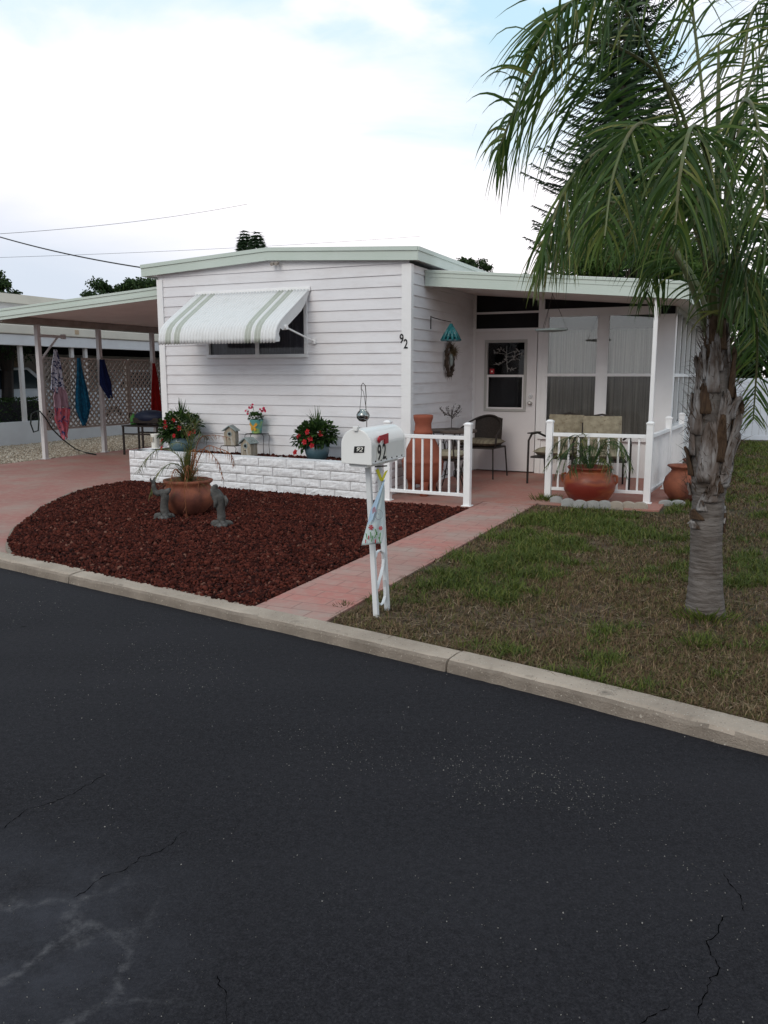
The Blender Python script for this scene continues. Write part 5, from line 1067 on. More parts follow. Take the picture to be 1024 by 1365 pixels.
t = thing('wreath', 'oval twig wreath with straw bow on the side wall below the chime', 'wreath', (.03, pwz.y, pwz.z)); random.seed(8)
B = MB()
for k in range(9):
    P_ = [Vector((random.uniform(0, .05), (.115 + random.uniform(-.03, .03)) * cos(a), (.20 + random.uniform(-.025, .025)) * sin(a))) for a in [2 * pi * j / 18 for j in range(19)]]; B.tube(P_, .009, 5)
for k in range(150):
    a = random.uniform(0, 2 * pi); B.leaf((random.uniform(0, .05), .12 * cos(a), .2 * sin(a)), Vector((random.uniform(-.1, .6), cos(a) + random.uniform(-1, 1), sin(a) + random.uniform(-1, 1))), random.uniform(.04, .10), .006)
B.build('twigs', 'twig', t); B = MB()
for k in range(260): d = Vector((random.uniform(0, .8), random.uniform(-1, 1), random.uniform(-.9, .6))); B.leaf(Vector((.05, .05, .12)) + rv(.035), d, random.uniform(.05, .12), .007)
B.build('straw_bow', 'straw', t)
B = MB(); B.ball((.045, .01, .0), .05, 8, (.5, 1, 1.7)); B.build('pale_ornament', 'verdigris', t)
# metal leaf spray in the door glass
dl = hfr(675, 480, SY - .06); t = thing('metal_leaf_spray', 'silvery metal branch of leaves hung over the door glass', 'ornament', (dl.x, SY - .05, dl.z)); random.seed(14)
B = MB(); st_ = [[(0, 0, .20), (.0, 0, 0), (.02, 0, -.17)], [(0, 0, .08), (-.12, 0, .10), (-.18, 0, .12)], [(0, 0, .0), (-.10, 0, -.06), (-.19, 0, -.06)], [(0, 0, .04), (.12, 0, .05), (.22, 0, .10)], [(0, 0, -.05), (.10, 0, .02), (.20, 0, .0)], [(0, 0, .1), (-.08, 0, .15), (-.14, 0, .15)], [(0, 0, .08), (.1, 0, .12), (.17, 0, .13)], [(.01, 0, -.1), (.06, 0, -.13), (.12, 0, -.12)]]
for s in st_: B.tube(s, .004, 5)
B.build('stems', 'silver_leaf', t); B = MB()
for s in st_:
    for k in range(7):
        f = random.uniform(.3, 1); i = 0 if f < .5 else 1; p = Vector(s[i]).lerp(Vector(s[i + 1]), f * 2 % 1 if f < 1 else 1); B.leaf(p, Vector((random.uniform(-1, 1), -.3, random.uniform(-1, .6))), random.uniform(.03, .055), .018, up=Vector((0, -1, 0)))
B.build('leaves', 'silver_leaf', t)
# hanging tray feeder under porch roof
hf = hfr(735, 441, .80); t = thing('tray_feeder', 'flat round metal tray feeder hanging from the porch roof', 'bird feeder', (hf.x, .80, hf.z))
B = MB(); B.lathe([(.10, -.01), (.19, 0), (.195, .02), (.185, .02), (.10, .008)], 28); B.build('tray', 'verdigris', t)
B = MB(); zt_ = zs(hf.x) - hf.z
for k in range(3): a = 2 * pi * k / 3 + .3; B.tube([(cos(a) * .19, sin(a) * .19, .015), (0, 0, zt_ - .05)], .0025, 5)
B.tube([(0, 0, zt_ - .05), (0, 0, zt_)], .003, 5); B.build('chains', 'black_metal', t)
# ------------------------------------------------------------------ carport: lattice, towels, grill, hose
LXH = -7.17
def LZ(x, y, hx=LXH): return hsd(x, y, hx)
l0, l1 = LZ(56, 477), LZ(57, 573)
lz0, lz1 = l1.z, l0.z; ly0 = l0.y
def lattice(label, y0, y1, z0, z1, stepz=.082, w=.034):
    t = thing('lattice_panel', label, 'lattice', (LXH, y0, z0), 0, 'lattice screens along the carport'); wd, ht = y1 - y0, z1 - z0
    for sg, xo in ((1, 0), (-1, -.011)):
        B = MB(); k = -ht
        while k < wd:
            a, c = (k, 0), (k + ht, ht)
            u0, u1 = max(0, -k), min(ht, wd - k)
            if u1 > u0:
                p0 = Vector((xo, k + u0, u0 if sg > 0 else ht - u0)); p1 = Vector((xo, k + u1, u1 if sg > 0 else ht - u1)); d = (p1 - p0).normalized(); s = Vector((0, -d.z, d.y)) * w / 2; q = Vector((.006, 0, 0))
                B.add([p0 - s - q, p0 + s - q, p1 + s - q, p1 - s - q, p0 - s + q * .8, p0 + s + q * .8, p1 + s + q * .8, p1 - s + q * .8], [(3, 2, 1, 0), (4, 5, 6, 7), (0, 1, 5, 4), (1, 2, 6, 5), (2, 3, 7, 6), (3, 0, 4, 7)])
            k += stepz * 1.414
        B.build('slats', 'lattice', t)
    B = MB(); B.box(-.022, .018, -.012, .022, 0, ht); B.box(-.022, .018, wd - .022, wd + .012, 0, ht); B.box(-.022, .018, .022, wd - .022, ht - .018, ht + .016); B.box(-.022, .018, .022, wd - .022, -.016, .018); B.build('border', 'lattice', t)
    return t
ym = LZ(170, 500).y
lattice('pale lattice screen behind the patterned and blue towels', ly0, ym - .02, lz0, lz1); lattice('pale lattice screen behind the red towel and barbecue', ym + .02, ym + 2.3, lz0, lz1)
def towel(label, m, outline, cat='towel', hx=-7.02, fold=.03, nm='hanging_towel', extra=(), thick=.006):
    # outline: (y_px, x_left_px, x_right_px)
    x0, x1 = outline[0][1], outline[0][2]; c = LZ((x0 + x1) / 2, outline[0][0], hx); t = thing(nm, label, cat, (hx, c.y, c.z), 0, 'towels hung along the carport')
    def part(outl, mm, name, sd, dx=0.):
        rows = []
        for y, a, b_ in outl: p, q = LZ(a, y, hx), LZ(b_, y, hx); rows.append((p.y - c.y, q.y - c.y, p.z - c.z))
        n_ = len(rows) - 1
        def fn(u, v):
            i = min(int(v * n_), n_ - 1); f = v * n_ - i; r0, r1 = rows[i], rows[i + 1]; a = r0[0] * (1 - f) + r1[0] * f; b_ = r0[1] * (1 - f) + r1[1] * f; z = r0[2] * (1 - f) + r1[2] * f; wdt = b_ - a
            zz = z + (.03 * sin(u * 9 + sd) * v)
            return (dx + fold * sin(u * 13 + sd + v * 1.5) * (.35 + .65 * v) + .012 * sin(u * 31 + sd), a + (b_ - a) * u + .008 * sin(v * 9 + u * 5), zz)
        B = MB(); B.grid(fn, 26, 20); return B.build(name, mm, t, smooth=True, thick=thick)
    part(outline, m, 'cloth', random.random() * 6)
    for i, (o_, mm, nn) in enumerate(extra): part(o_, mm, nn, i + 1., .02 * (i + 1))
towel('navy and white patterned towel with pink scarf below it on the front carport post', 'navy_pattern', [(466, 71, 76), (485, 68, 80), (505, 67, 83), (522, 66, 86)], extra=[([(516, 71, 84), (530, 69, 88), (545, 70, 90)], 'pink_cloth', 'pink_cloth'), ([(544, 69, 91), (558, 70, 89), (570, 75, 89), (584, 81, 86)], 'flower_cloth', 'flowered_scarf')])
towel('long teal beach towel hung by one corner on the lattice', 'teal_towel', [(477, 104, 107), (500, 103, 112), (525, 102, 118), (544, 102, 122), (555, 105, 119), (566, 110, 115)])
towel('short navy towel hanging beside the second carport post', 'navy_towel', [(479, 133, 139), (495, 133, 143), (512, 134, 149), (522, 140, 150), (529, 145, 150)], fold=.02)
towel('bright red towel hanging by the third carport post', 'red_towel', [(484, 203, 207), (505, 202, 210), (530, 201, 213), (548, 200, 216), (562, 203, 214)], hx=-6.96)
gl = toh(gp(168, 606)); t = thing('side_table', 'small black metal table carrying a covered barbecue under the carport', 'table', (gl.x + .25, gl.y + .25, .06), .1)
B = MB(); B.box(-.32, .42, -.25, .25, .50, .525); B.box(-.30, .40, -.24, -.22, .36, .385); B.box(-.30, .40, .22, .24, .36, .385); B.build('table_top', 'black_metal', t)
for x_, y_ in ((-.30, -.23), (-.30, .23), (.40, -.23), (.40, .23), (.10, -.23)): B = MB(); B.box(x_ - .014, x_ + .014, y_ - .014, y_ + .014, 0, .50); B.build('leg', 'black_metal', t)
t2 = thing('barbecue', 'low rounded barbecue with dark navy lid on the black table', 'barbecue', (gl.x + .40, gl.y + .25, .588), .1)
B = MB(); B.ball((0, 0, .14), .30, 10, (1.1, .75, .42)); B.build('lid', 'grill_cover', t2, smooth=True)
B = MB(); B.box(-.26, .26, -.19, .19, .04, .13); B.tube([(-.28, -.22, .05), (.28, -.22, .05)], .012, 6)
for s in (-1, 1): B.box(s * .2 - .015, s * .2 + .015, -.15, .15, 0, .04)
B.build('firebox', 'black_metal', t2, bev=.01)
t3 = thing('gas_bottle', 'small dark green gas bottle and regulator left of the barbecue', 'gas bottle', (gl.x + .04, gl.y + .2, .588)); B = MB(); B.lathe([(.045, 0), (.06, .01), (.06, .12), (.04, .16), (.015, .175), (.015, .20)], 16); B.build('bottle', 'green_cloth', t3, smooth=True); B = MB(); B.tube([(0, 0, .19), (-.08, 0, .20), (-.10, 0, .12)], .014, 8); B.build('regulator', 'black_metal', t3)
# garden hose
hp = [LZ(50, 547, -7.2), LZ(55, 551, -7.05), LZ(63, 560, -7.0)]; e1 = toh(gp(82, 592, .08)); 
hpts = [LZ(48, 549, -7.08), LZ(53, 548, -7.03), LZ(60, 556, -7.02), LZ(70, 572, -7.02), LZ(84, 586, -7.0)]
ge = [toh(gp(100, 598, .075)), toh(gp(113, 603, .075)), toh(gp(128, 606, .075))]
t = thing('garden_hose', 'black garden hose looping down from the first carport post to the slab', 'hose', (hpts[0].x, hpts[0].y, .06)); o_ = Vector((hpts[0].x, hpts[0].y, .06))
B = MB(); B.tube([Vector(p) - o_ for p in hpts] + [p - o_ for p in ge], .012, 8)
loop = [LZ(48, 549, -7.08), LZ(42, 552, -7.1), LZ(41, 565, -7.1), LZ(45, 576, -7.1), LZ(51, 574, -7.1), LZ(52, 560, -7.1), LZ(51, 549, -7.1)]; B.tube([p - o_ for p in loop], .012, 8); B.build('tube', 'hose', t, smooth=True)
# ------------------------------------------------------------------ neighbour's home on the left
NX = -9.95
def N(x, y, hx=NX): return hsd(x, y, hx)
kt, kb_ = N(0, 564), N(0, 593.5); fz0, fz1 = N(0, 459.5).z, N(0, 431).z
t = thing('neighbour_home', 'low white home with deep fascia and open car port beyond the lattice', 'house', (NX, 0, .05)); o0 = Vector((NX, 0, .05))
def nbx(x0, x1, y0, y1, z0, z1): return (x0, x1, y0, y1, z0 - .05, z1 - .05)
B = MB(); B.box(*nbx(-.14, 0, -6, 16, .05, kt.z)); B.build('knee_wall', 'nb_white', t)
B = MB(); B.box(*nbx(-.06, .05, -6, 16, fz0, fz1 - .20)); B.build('fascia', 'nb_white', t, bev=.01)
B = MB(); B.box(*nbx(.0, .09, -6, 16, fz1 - .19, fz1)); B.box(*nbx(-4.2, -.0, -6, 16, fz1 - .06, fz1 - .01)); B.build('roof_edge', 'nb_cream', t, bev=.02)
for px_ in (32, 100, 118): y = N(px_, 500).y; B = MB(); B.box(*nbx(-.10, -.03, y - .04, y + .04, kt.z, fz0)); B.build('post', 'alum', t)
B = MB(); B.box(*nbx(-4.1, -4.0, 4.2, 16, .05, fz1 - .1)); B.box(*nbx(-4.0, -.15, 15.9, 16, .05, fz1 - .1)); B.build('back_wall', 'interior', t)
B = MB(); B.box(*nbx(-4.0, -3.94, 1.0, 13.0, .9, fz1 - .45)); bw = B.build('beige_wall', 'nb_cream', t); 
B = MB(); y0, y1 = N(16, 500, NX - 3.9).y, N(28, 500, NX - 3.9).y; B.box(*nbx(-3.93, -3.90, y0, y1, 1.45, 2.1)); B.build('window', 'nb_beige', t)
uz = hsd(0, 403, -14.5).z, hsd(0, 391, -14.5).z
B = MB(); B.box(*nbx(-12, -4.5, -6, hsd(100, 397, -14.5).y + 1.0, .05, uz[0])); B.build('upper_wall', 'nb_white', t); B = MB(); B.box(*nbx(-12, -4.35, -6, hsd(100, 397, -14.5).y + 1.2, uz[0], uz[1])); B.build('upper_roof', 'nb_cream', t)
B = MB(); B.box(.02, .10, N(96, 445).y, N(101, 445).y, N(98, 446).z - .05, N(98, 440).z - .05); B.build('junction_box', 'nb_beige', t)
# white van side parked behind the knee wall
def vehicle(label, mcol, loc, L_, rz=0):
    t = thing('parked_car', label, 'car', loc, rz, 'cars parked in the neighbouring car port')
    prof = [(0, .35), (0, .75), (.05, .98), (.9, 1.08), (1.5, 1.55), (3.4, 1.60), (4.1, 1.12), (4.5, 1.02), (4.55, .6), (4.5, .35)]; sc2 = L_ / 4.55; prof = [(a * sc2, z) for a, z in prof]
    B = MB(); B.prism(prof, lambda a, z: (-.85 + .12 * max(0, z - 1), a, z), lambda a, z: (.85 - .12 * max(0, z - 1), a, z)); B.build('body', mcol, t, bev=.05)
    B = MB(); g_ = [(1.05, 1.1), (1.55, 1.5), (3.3, 1.54), (3.85, 1.12)]; B.prism([(a * sc2, z) for a, z in g_], lambda a, z: (-.86 + .12 * (z - 1), a, z), lambda a, z: (.865 - .12 * (z - 1), a, z)); B.build('window', 'car_glass', t)
    for a in (.85, 3.65):
        for s in (-1, 1): B = MB(); B.tube([(s * .72, a * sc2, .33), (s * .88, a * sc2, .33)], .33, 18); w_ = B.build('wheel', 'tyre', t); B = MB(); B.tube([(s * .87, a * sc2, .33), (s * .895, a * sc2, .33)], .19, 12); B.build('rim', 'alum', w_)
vehicle('pale blue white car parked behind the knee wall left of the lattice', 'car_white', (NX - 2.2, 1.6, .05), 4.3)
vehicle('white car seen through the lattice near the red towel', 'car_white', (NX - 1.7, N(75, 520, NX - 1.7).y, .05), 5.2)
t = thing('dark_hedge', 'dark green clipped hedge behind the low white wall at far left', 'hedge', (NX - .75, 1.5, .05)); random.seed(77)
B = MB(); B.box(-.2, .3, -1.5, 2.75, 0, .86)
B.build('core', 'interior', t)
B = MB()
for k in range(3500):
    y_ = random.uniform(-1.6, 2.8); x_, z_ = random.choice([(.33, random.uniform(.1, .9)), (random.uniform(-.25, .33), .9)]); B.leaf((x_ + random.uniform(-.03, .03), y_, z_ + random.uniform(-.03, .03)), rv() + Vector((.3, 0, .3)), .05, .03)
B.build('leaves', 'leaf_dark', t)
# ------------------------------------------------------------------ white fence
fp = toh(gp(1000, 588)); FZ = .05
t = thing('vinyl_fence', 'white vinyl privacy fence closing the lawn behind the palm', 'fence', (3.3, fp.y, .05))
fh = H + (500 - 507) * fp.y * 0 / 1100
x_ = 0.; B = MB()
hts = [1.28, 1.28, 1.28, 1.66, 1.66, 1.66, 1.66, 1.66]; xs_ = [0]
while xs_[-1] < 14: xs_.append(xs_[-1] + 1.22)
for i, (a, c) in enumerate(zip(xs_, xs_[1:])):
    h = 1.32 if toh(gp(1010, 588)).x - 3.3 > a else 1.72
    B = MB(); nb_ = 8
    for k in range(nb_): u0 = a + .06 + (c - a - .12) * k / nb_; B.box(u0 + .002, u0 + (c - a - .12) / nb_ - .002, -.012, .012, .08, h - .05)
    B.box(a + .055, c - .055, -.022, .022, h - .05, h + .03); B.box(a + .055, c - .055, -.022, .022, .04, .14); B.build('panel', 'fence_white', t, bev=.003)
    B = MB(); B.box(a - .055, a + .055, -.055, .055, 0, h + .05); B.box(a - .065, a + .065, -.065, .065, h + .05, h + .075); B.build('post', 'fence_white', t, bev=.004)
# ------------------------------------------------------------------ trees
def np_leaves(name, C, m, parent, ll, lw, droop=.2):
    n = len(C); d = rng.normal(size=(n, 3)); d[:, 2] += .15; d /= np.linalg.norm(d, axis=1)[:, None]
    u = rng.normal(size=(n, 3)); s = np.cross(d, u); s /= np.linalg.norm(s, axis=1)[:, None]; L_ = (ll * rng.uniform(.6, 1.3, n))[:, None]; w = (lw * rng.uniform(.6, 1.2, n))[:, None]
    nn = np.cross(s, d) * w * .2
    V = np.stack([C, C + d * L_ * .5 + s * w / 2 + nn, C + d * L_ - np.array([0, 0, droop]) * L_, C + d * L_ * .5 - s * w / 2 + nn], 1); F = np.arange(n * 4).reshape(n, 4)
    o = npmesh(name, V.reshape(-1, 3), F, m); o.parent = parent; return o
def tree(label, base, h, crown_c, crown_r, nclump, nleaf, m, ll, lw, trunk_r, sq=(1, 1, .8), name='broadleaf_tree', grp='trees behind the homes', seed=1):
    global rng
    rng = np.random.default_rng(seed); random.seed(seed)
    t = thing(name, label, 'tree', base, 0, grp, house=False)
    cc = Vector(crown_c); B = MB(); B.tube([(0, 0, -.1), (.05, 0, cc.z * .35), (cc.x * .5, cc.y * .5, cc.z * .7), (cc.x, cc.y, cc.z)], [trunk_r * 1.3, trunk_r, trunk_r * .75, trunk_r * .4], 10)
    cl_ = []
    for i in range(nclump):
        d = rv().normalized(); r = random.uniform(.25, 1.) ** .6; p = cc + Vector((d.x * sq[0], d.y * sq[1], d.z * sq[2])) * crown_r * r; cl_.append((p, crown_r * random.uniform(.16, .34)))
        if i % 3 == 0: B.tube([cc * .75, (cc * .75).lerp(p, .5) + Vector((0, 0, -.1)), p], [trunk_r * .4, trunk_r * .22, trunk_r * .08], 6)
    B.build('trunk', 'bark', t)
    P = []
    for p, r in cl_:
        q = rng.normal(size=(nleaf // nclump, 3)); q /= np.linalg.norm(q, axis=1)[:, None]; q *= (r * rng.uniform(.25, 1.1, (len(q), 1))); q[:, 2] *= .7; P.append(q + np.array(p))
    np_leaves('crown', np.concatenate(P), m, t, ll, lw); return t
def at(px, D): p = W(px, 500, D); return (p.x, p.y, .05)
def zy(y, D): return W(512, y, D).z - .05
tree('bright green broadleaf tree showing above the porch roof beside the palm', at(838, 24), 8, (0, 0, zy(378, 24)), 2.1, 60, 20000, 'leaf_bright', .15, .08, .16, (1.15, 1, .85), seed=3)
tree('broad dark green tree behind the white fence at right', at(965, 24), 7, (0, 0, zy(448, 24)), 2.3, 70, 20000, 'leaf_tree', .16, .09, .16, (1.1, 1, .8), seed=4)
tree('dark green tree behind the fence at the right edge', at(1050, 23), 6, (0, 0, zy(455, 23)), 1.9, 44, 14000, 'leaf_tree', .15, .08, .14, (1.1, 1, .9), seed=5)
tree('dense green tree far behind the porch between roof and palm trunk', at(905, 30), 8, (0, 0, zy(400, 30)), 1.9, 36, 12000, 'leaf_tree', .17, .09, .16, (1, 1, .9), seed=6)
tree('dark tree crown over the roofs at the far left edge', at(2, 55), 8, (0, 0, zy(392, 55)), 1.6, 24, 5000, 'leaf_tree', .22, .13, .2, (.85, 1, .95), seed=7)
tree('rounded dark tree top just above the carport roof', at(178, 50), 8, (0, 0, zy(400, 50)), 1.75, 64, 18000, 'leaf_tree', .20, .12, .2, (1.5, 1, .8), seed=8)
tree('small dark tree top peeping over the porch roof beside the main roof', at(618, 60), 9, (0, 0, zy(366, 60)), 1.5, 50, 12000, 'leaf_tree', .18, .10, .2, (1.4, 1, .8), seed=9)
t_ = thing('bare_trunk_tree', 'dark trunked tree standing inside the neighbouring car port at far left', 'tree', (NX - 1.3, N(11, 540, NX - 1.3).y, .05)); B = MB(); B.tube([(0, 0, 0), (.0, .0, .9), (.02, .03, 1.5), (0, 0, 2.1)], [.17, .13, .12, .26], 10); B.build('trunk', 'black_metal', t_)
B = MB(); random.seed(4)
for k in range(900): d = rv(); B.leaf((d.x * .9, d.y * .7, 1.95 + d.z * .22), rv() - Vector((0, 0, .4)), .08, .04)
B.build('crown', 'leaf_pine', t_)
# Norfolk pines: whorled tiers of upcurved branches
def norfolk(label, base, h, r, z0, tiers, nb_, seed, twig=.18, dens=1., grp='Norfolk pines'):
    random.seed(seed); t = thing('norfolk_pine', label, 'pine tree', base, 0, grp, house=False)
    B = MB(); B.tube([(0, 0, -.1), (0, 0, h * .5), (0, 0, h)], [r * .07, r * .045, .012], 8); B.build('trunk', 'bark', t)
    B = MB(); tw = MB()
    for k in range(tiers):
        f = (k / (tiers - 1)) if tiers > 1 else 0; z = z0 + (h - z0) * f ** .95; rr = r * (1 - f) ** .75 * random.uniform(.88, 1.1) + .10
        nn = max(4, int(nb_ * (1 - .4 * f)))
        for j in range(nn):
            a = 2 * pi * j / nn + k * .7 + random.uniform(-.2, .2); R_ = rr * random.uniform(.75, 1.08); c_, s_ = cos(a), sin(a)
            pts = [Vector((c_ * R_ * u, s_ * R_ * u, z + R_ * (-.10 * sin(pi * u) + .10 * u * u))) for u in (0, .25, .5, .75, 1)]
            tw.tube(pts, [.022 * rr / 2 + .008, .016, .012, .009, .006], 5, cap=False)
            nt_ = int(R_ / .055 * dens)
            for q in range(nt_):
                u = .15 + .85 * (q + random.random()) / nt_; i = min(int(u * 4), 3); p = pts[i].lerp(pts[i + 1], u * 4 - i); sg = 1 if q % 2 else -1
                L2 = twig * (1.35 - u) * random.uniform(.7, 1.2) * (1 + rr * .35)
                d = Vector((-s_ * sg + c_ * .55, c_ * sg + s_ * .55, random.uniform(-.35, .25))).normalized(); e = p + d * L2 + Vector((0, 0, -L2 * .15)); w_ = .022 * (1 + twig)
                up_ = Vector((0, 0, w_)); sd = d.cross(up_).normalized() * w_
                B.add([p + up_, p - up_, e], [(0, 1, 2)]); B.add([p + sd, p - sd, e], [(0, 1, 2)])
    tw.build('branches', 'bark', t); B.build('foliage', 'leaf_pine', t)
norfolk('tall Norfolk pine rising behind the porch roof and palm', at(815, 26), 14.5, 3.6, 2.6, 28, 15, 5, .24, 1.6)
norfolk('small distant Norfolk pine top left of its pair over the roof ridge', at(331, 62), zy(308, 62), 1.05, zy(360, 62), 13, 11, 6, .5, 2.2)
norfolk('small distant Norfolk pine top right of its pair over the roof ridge', at(347, 60), zy(310, 60), 1.0, zy(360, 60), 12, 11, 7, .5, 2.4)
# ------------------------------------------------------------------ power lines
def wire(label, p0, p1, r, sag):
    P_ = []
    for k in range(25):
        u = k / 24; p = Vector(p0).lerp(Vector(p1), u); P_.append(p - Vector((0, 0, sag * 4 * u * (1 - u))))
    t = thing('power_line', label, 'cable', P_[0], 0, 'overhead cables', house=False); B = MB(); B.tube([p - P_[0] for p in P_], r, 5); B.build('cable', 'wire', t)
wire('thick black service cable sloping down to the home roof at left', W(-60, 297, 16), tow((XL + .05, 1.2, ZE)), .011, .12)
wire('thin cable rising to the right high in the left sky', W(-60, 315, 45), W(330, 272, 60), .012, .3)
wire('thin low cable passing behind the main roof', W(-60, 345, 60), W(560, 315, 75), .012, .2)
# ------------------------------------------------------------------ queen palm
pb_ = gp(941, 818, .05); PD = pb_.y
palm = thing('queen_palm', 'queen palm with ringed grey trunk, shaggy boots and drooping fronds on the lawn', 'palm tree', pb_, 0, None, house=False)
def PX(x, y, D=None): return W(x, y, D or PD) - pb_
rngp = random.Random(3)
tr = [(941, 822, .122), (941, 805, .112), (941, 780, .100), (941, 750, .093), (942, 720, .090), (943, 690, .089), (944, 665, .092), (945, 645, .098), (947, 620, .106), (950, 590, .110), (952, 555, .106), (953, 520, .092), (954, 490, .075), (955, 465, .05), (956, 430, .032), (957, 390, .025)]
pts = [PX(x, y) for x, y, r in tr]; 
B = MB(); n_ = 40; vs = []; rows = []
for i in range(len(pts) - 1):
    for k in range(22):
        f = k / 22; rows.append((pts[i].lerp(pts[i + 1], f), tr[i][2] * (1 - f) + tr[i + 1][2] * f))
rows.append((pts[-1], tr[-1][2]))
for p, r in rows:
    ring_ = .5
    for k in range(n_):
        q = 2 * pi * k / n_; j = mn.noise(Vector((cos(q) * 1.6, sin(q) * 1.6, p.z * 5))) * .010 + (.0026 * sin(p.z * 2 * pi / .030 + 9 * mn.noise(Vector((p.z * 6, 0, 0))) + 3.0 * mn.noise(Vector((cos(q), sin(q), p.z * 4)))) * (.6 + .8 * mn.noise(Vector((cos(q) * 2, sin(q) * 2, p.z * 9)))) if p.z < .95 else 0)
        if p.z > .85: j += mn.noise(Vector((cos(q) * 4, sin(q) * 4, p.z * 8))) * .02
        vs.append((p.x + cos(q) * (r + j), p.y + sin(q) * (r + j), p.z))
B.add(vs, [(i * n_ + k, i * n_ + (k + 1) % n_, (i + 1) * n_ + (k + 1) % n_, (i + 1) * n_ + k) for i in range(len(rows) - 1) for k in range(n_)]); B.build('trunk', 'palm_bark', palm, smooth=True)
def axis_at(z):
    for (p, r), (p2, r2) in zip(rows, rows[1:]):
        if p.z <= z <= p2.z: f = (z - p.z) / (p2.z - p.z); return p.lerp(p2, f), r * (1 - f) + r2 * f
    return rows[-1]
# leaf boots: overlapping curved petiole bases
random.seed(40); nb = 62
for k in range(nb):
    f = k / nb; z = .70 + f * .93 if k % 4 else .50 + f * .42; a = k * 2.3999 + random.uniform(-.15, .15); c, r = axis_at(z); Lb = random.uniform(.12, .34) * (1 if z > .8 else .40 if z > .68 else .25); w0 = random.uniform(.06, .125); flare = (random.uniform(.0, .055) if f < .8 else .01) * (1 if z > .8 else .3)
    B = MB(); sd_ = random.random() * 9
    def fn(u, v, c=c, r=r, a=a, Lb=Lb, w0=w0, flare=flare, z=z, sd_=sd_):
        e = (u * 2 - 1); wv = w0 * (1.15 - .75 * v ** 1.3); an = a + e * wv / (r + .02) * .55; zz = z + v * Lb + (.09 * mn.noise(Vector((u * 9 + sd_, sd_, 0))) * max(0, v - .6) / .4); cc, rr = axis_at(min(zz, 1.68)); rr = max(rr, .045) * 1.08 + .010 + flare * v * v * 1.0 - abs(e) ** 2 * .008 + .006 * mn.noise(Vector((u * 3 + sd_, v * 3, sd_)))
        return (cc.x + cos(an) * rr, cc.y + sin(an) * rr, zz)
    B.grid(fn, 9, 8); B.build('boot', 'boot' if k % 3 else 'fibre', palm, smooth=True, thick=.012)
B = MB(); random.seed(41)
for k in range(800):
    z = random.uniform(.70, 1.75); a = random.uniform(0, 2 * pi); c, r = axis_at(z); p = Vector((c.x + cos(a) * (r + .02), c.y + sin(a) * (r + .02), z)); B.leaf(p, Vector((cos(a) * .5, sin(a) * .5, random.uniform(-.3, 1.2))) + rv(.3), random.uniform(.04, .12), .005)
B.build('fibres', 'fibre', palm)
# fronds
def frond(ctrl, n, ll, m='frond', droop=1.0, w=.0140, seed=0, spread=1., start=.28, upb=0., wr=.018, roll=None):
    rr = random.Random(seed); rollr = rr.uniform(-.6, .6); P = [PX(*c) for c in ctrl]; C = []
    for i in range(len(P) - 1):
        p0, p1, p2, p3 = P[max(i - 1, 0)], P[i], P[i + 1], P[min(i + 2, len(P) - 1)]
        for k in range(10):
            s = k / 10; C.append(.5 * ((2 * p1) + (p2 - p0) * s + (2 * p0 - 5 * p1 + 4 * p2 - p3) * s * s + (3 * p1 - p0 - 3 * p2 + p3) * s ** 3))
    C.append(P[-1]); N_ = len(C); B = MB(); B.tube(C, [wr * (1 - .85 * i / N_) + .002 for i in range(N_)], 6, flat=.7); rc = B.build('frond', 'rachis', palm)
    B = MB(); rs = lambda: Vector((rr.uniform(-1, 1), rr.uniform(-1, 1), rr.uniform(-1, 1)))
    for k in range(n):
        f = start + (1 - start) * (k + rr.random() * .6) / n; g = f * (N_ - 1); i = min(int(g), N_ - 2); p = C[i].lerp(C[i + 1], g - i); tg = (C[i + 1] - C[i]).normalized(); s = tg.cross(Vector((0, 0, 1)))
        if s.length < .15: s = Vector((1, .3, 0))
        s.normalize(); rl = (roll if roll is not None else rollr); s = (Matrix.Rotation(rl, 3, tg) @ s).normalized(); up = s.cross(tg)
        if up.z < 0: up = -up
        u = (f - start) / (1 - start)
        for sg in (-1, 1):
            lift = (rr.uniform(-.6, .6) if not upb else rr.uniform(-.25, .35)); d = (s * sg * spread * (1 if upb else .7) + tg * rr.uniform(.35, .7) + up * lift * (1 if upb else .6) + Vector((0, 0, 0 if upb else -.20 - .35 * rr.random())) + rs() * .22).normalized(); L_ = ll * (.45 + .75 * sin(pi * min(1, u * .8 + .18))) * rr.uniform(.85, 1.1) * (1 - .35 * max(0, u - .85) / .15)
            nrm = d.cross(Vector((rr.uniform(-1, 1), rr.uniform(-1, 1), rr.uniform(-.6, .6)))); side = nrm.normalized() if nrm.length > .05 else s; q = p.copy(); vs = []; N = 7; dr = droop * rr.uniform(.75, 1.25)
            for a in range(N + 1):
                t_ = a / N; ww = w * .5 * (min(1, .5 + t_ * 3) * (1 - t_ ** 2.2) + .04)
                vs += [q + side * ww, q - side * ww]; d = (d + Vector((0, 0, -dr * (.10 + .34 * t_)))).normalized(); q = q + d * L_ / N
            B.add(vs, [(2 * a, 2 * a + 1, 2 * a + 3, 2 * a + 2) for a in range(N)])
    lf = B.build('leaflets', m, rc); return rc
b0 = (955, 470)
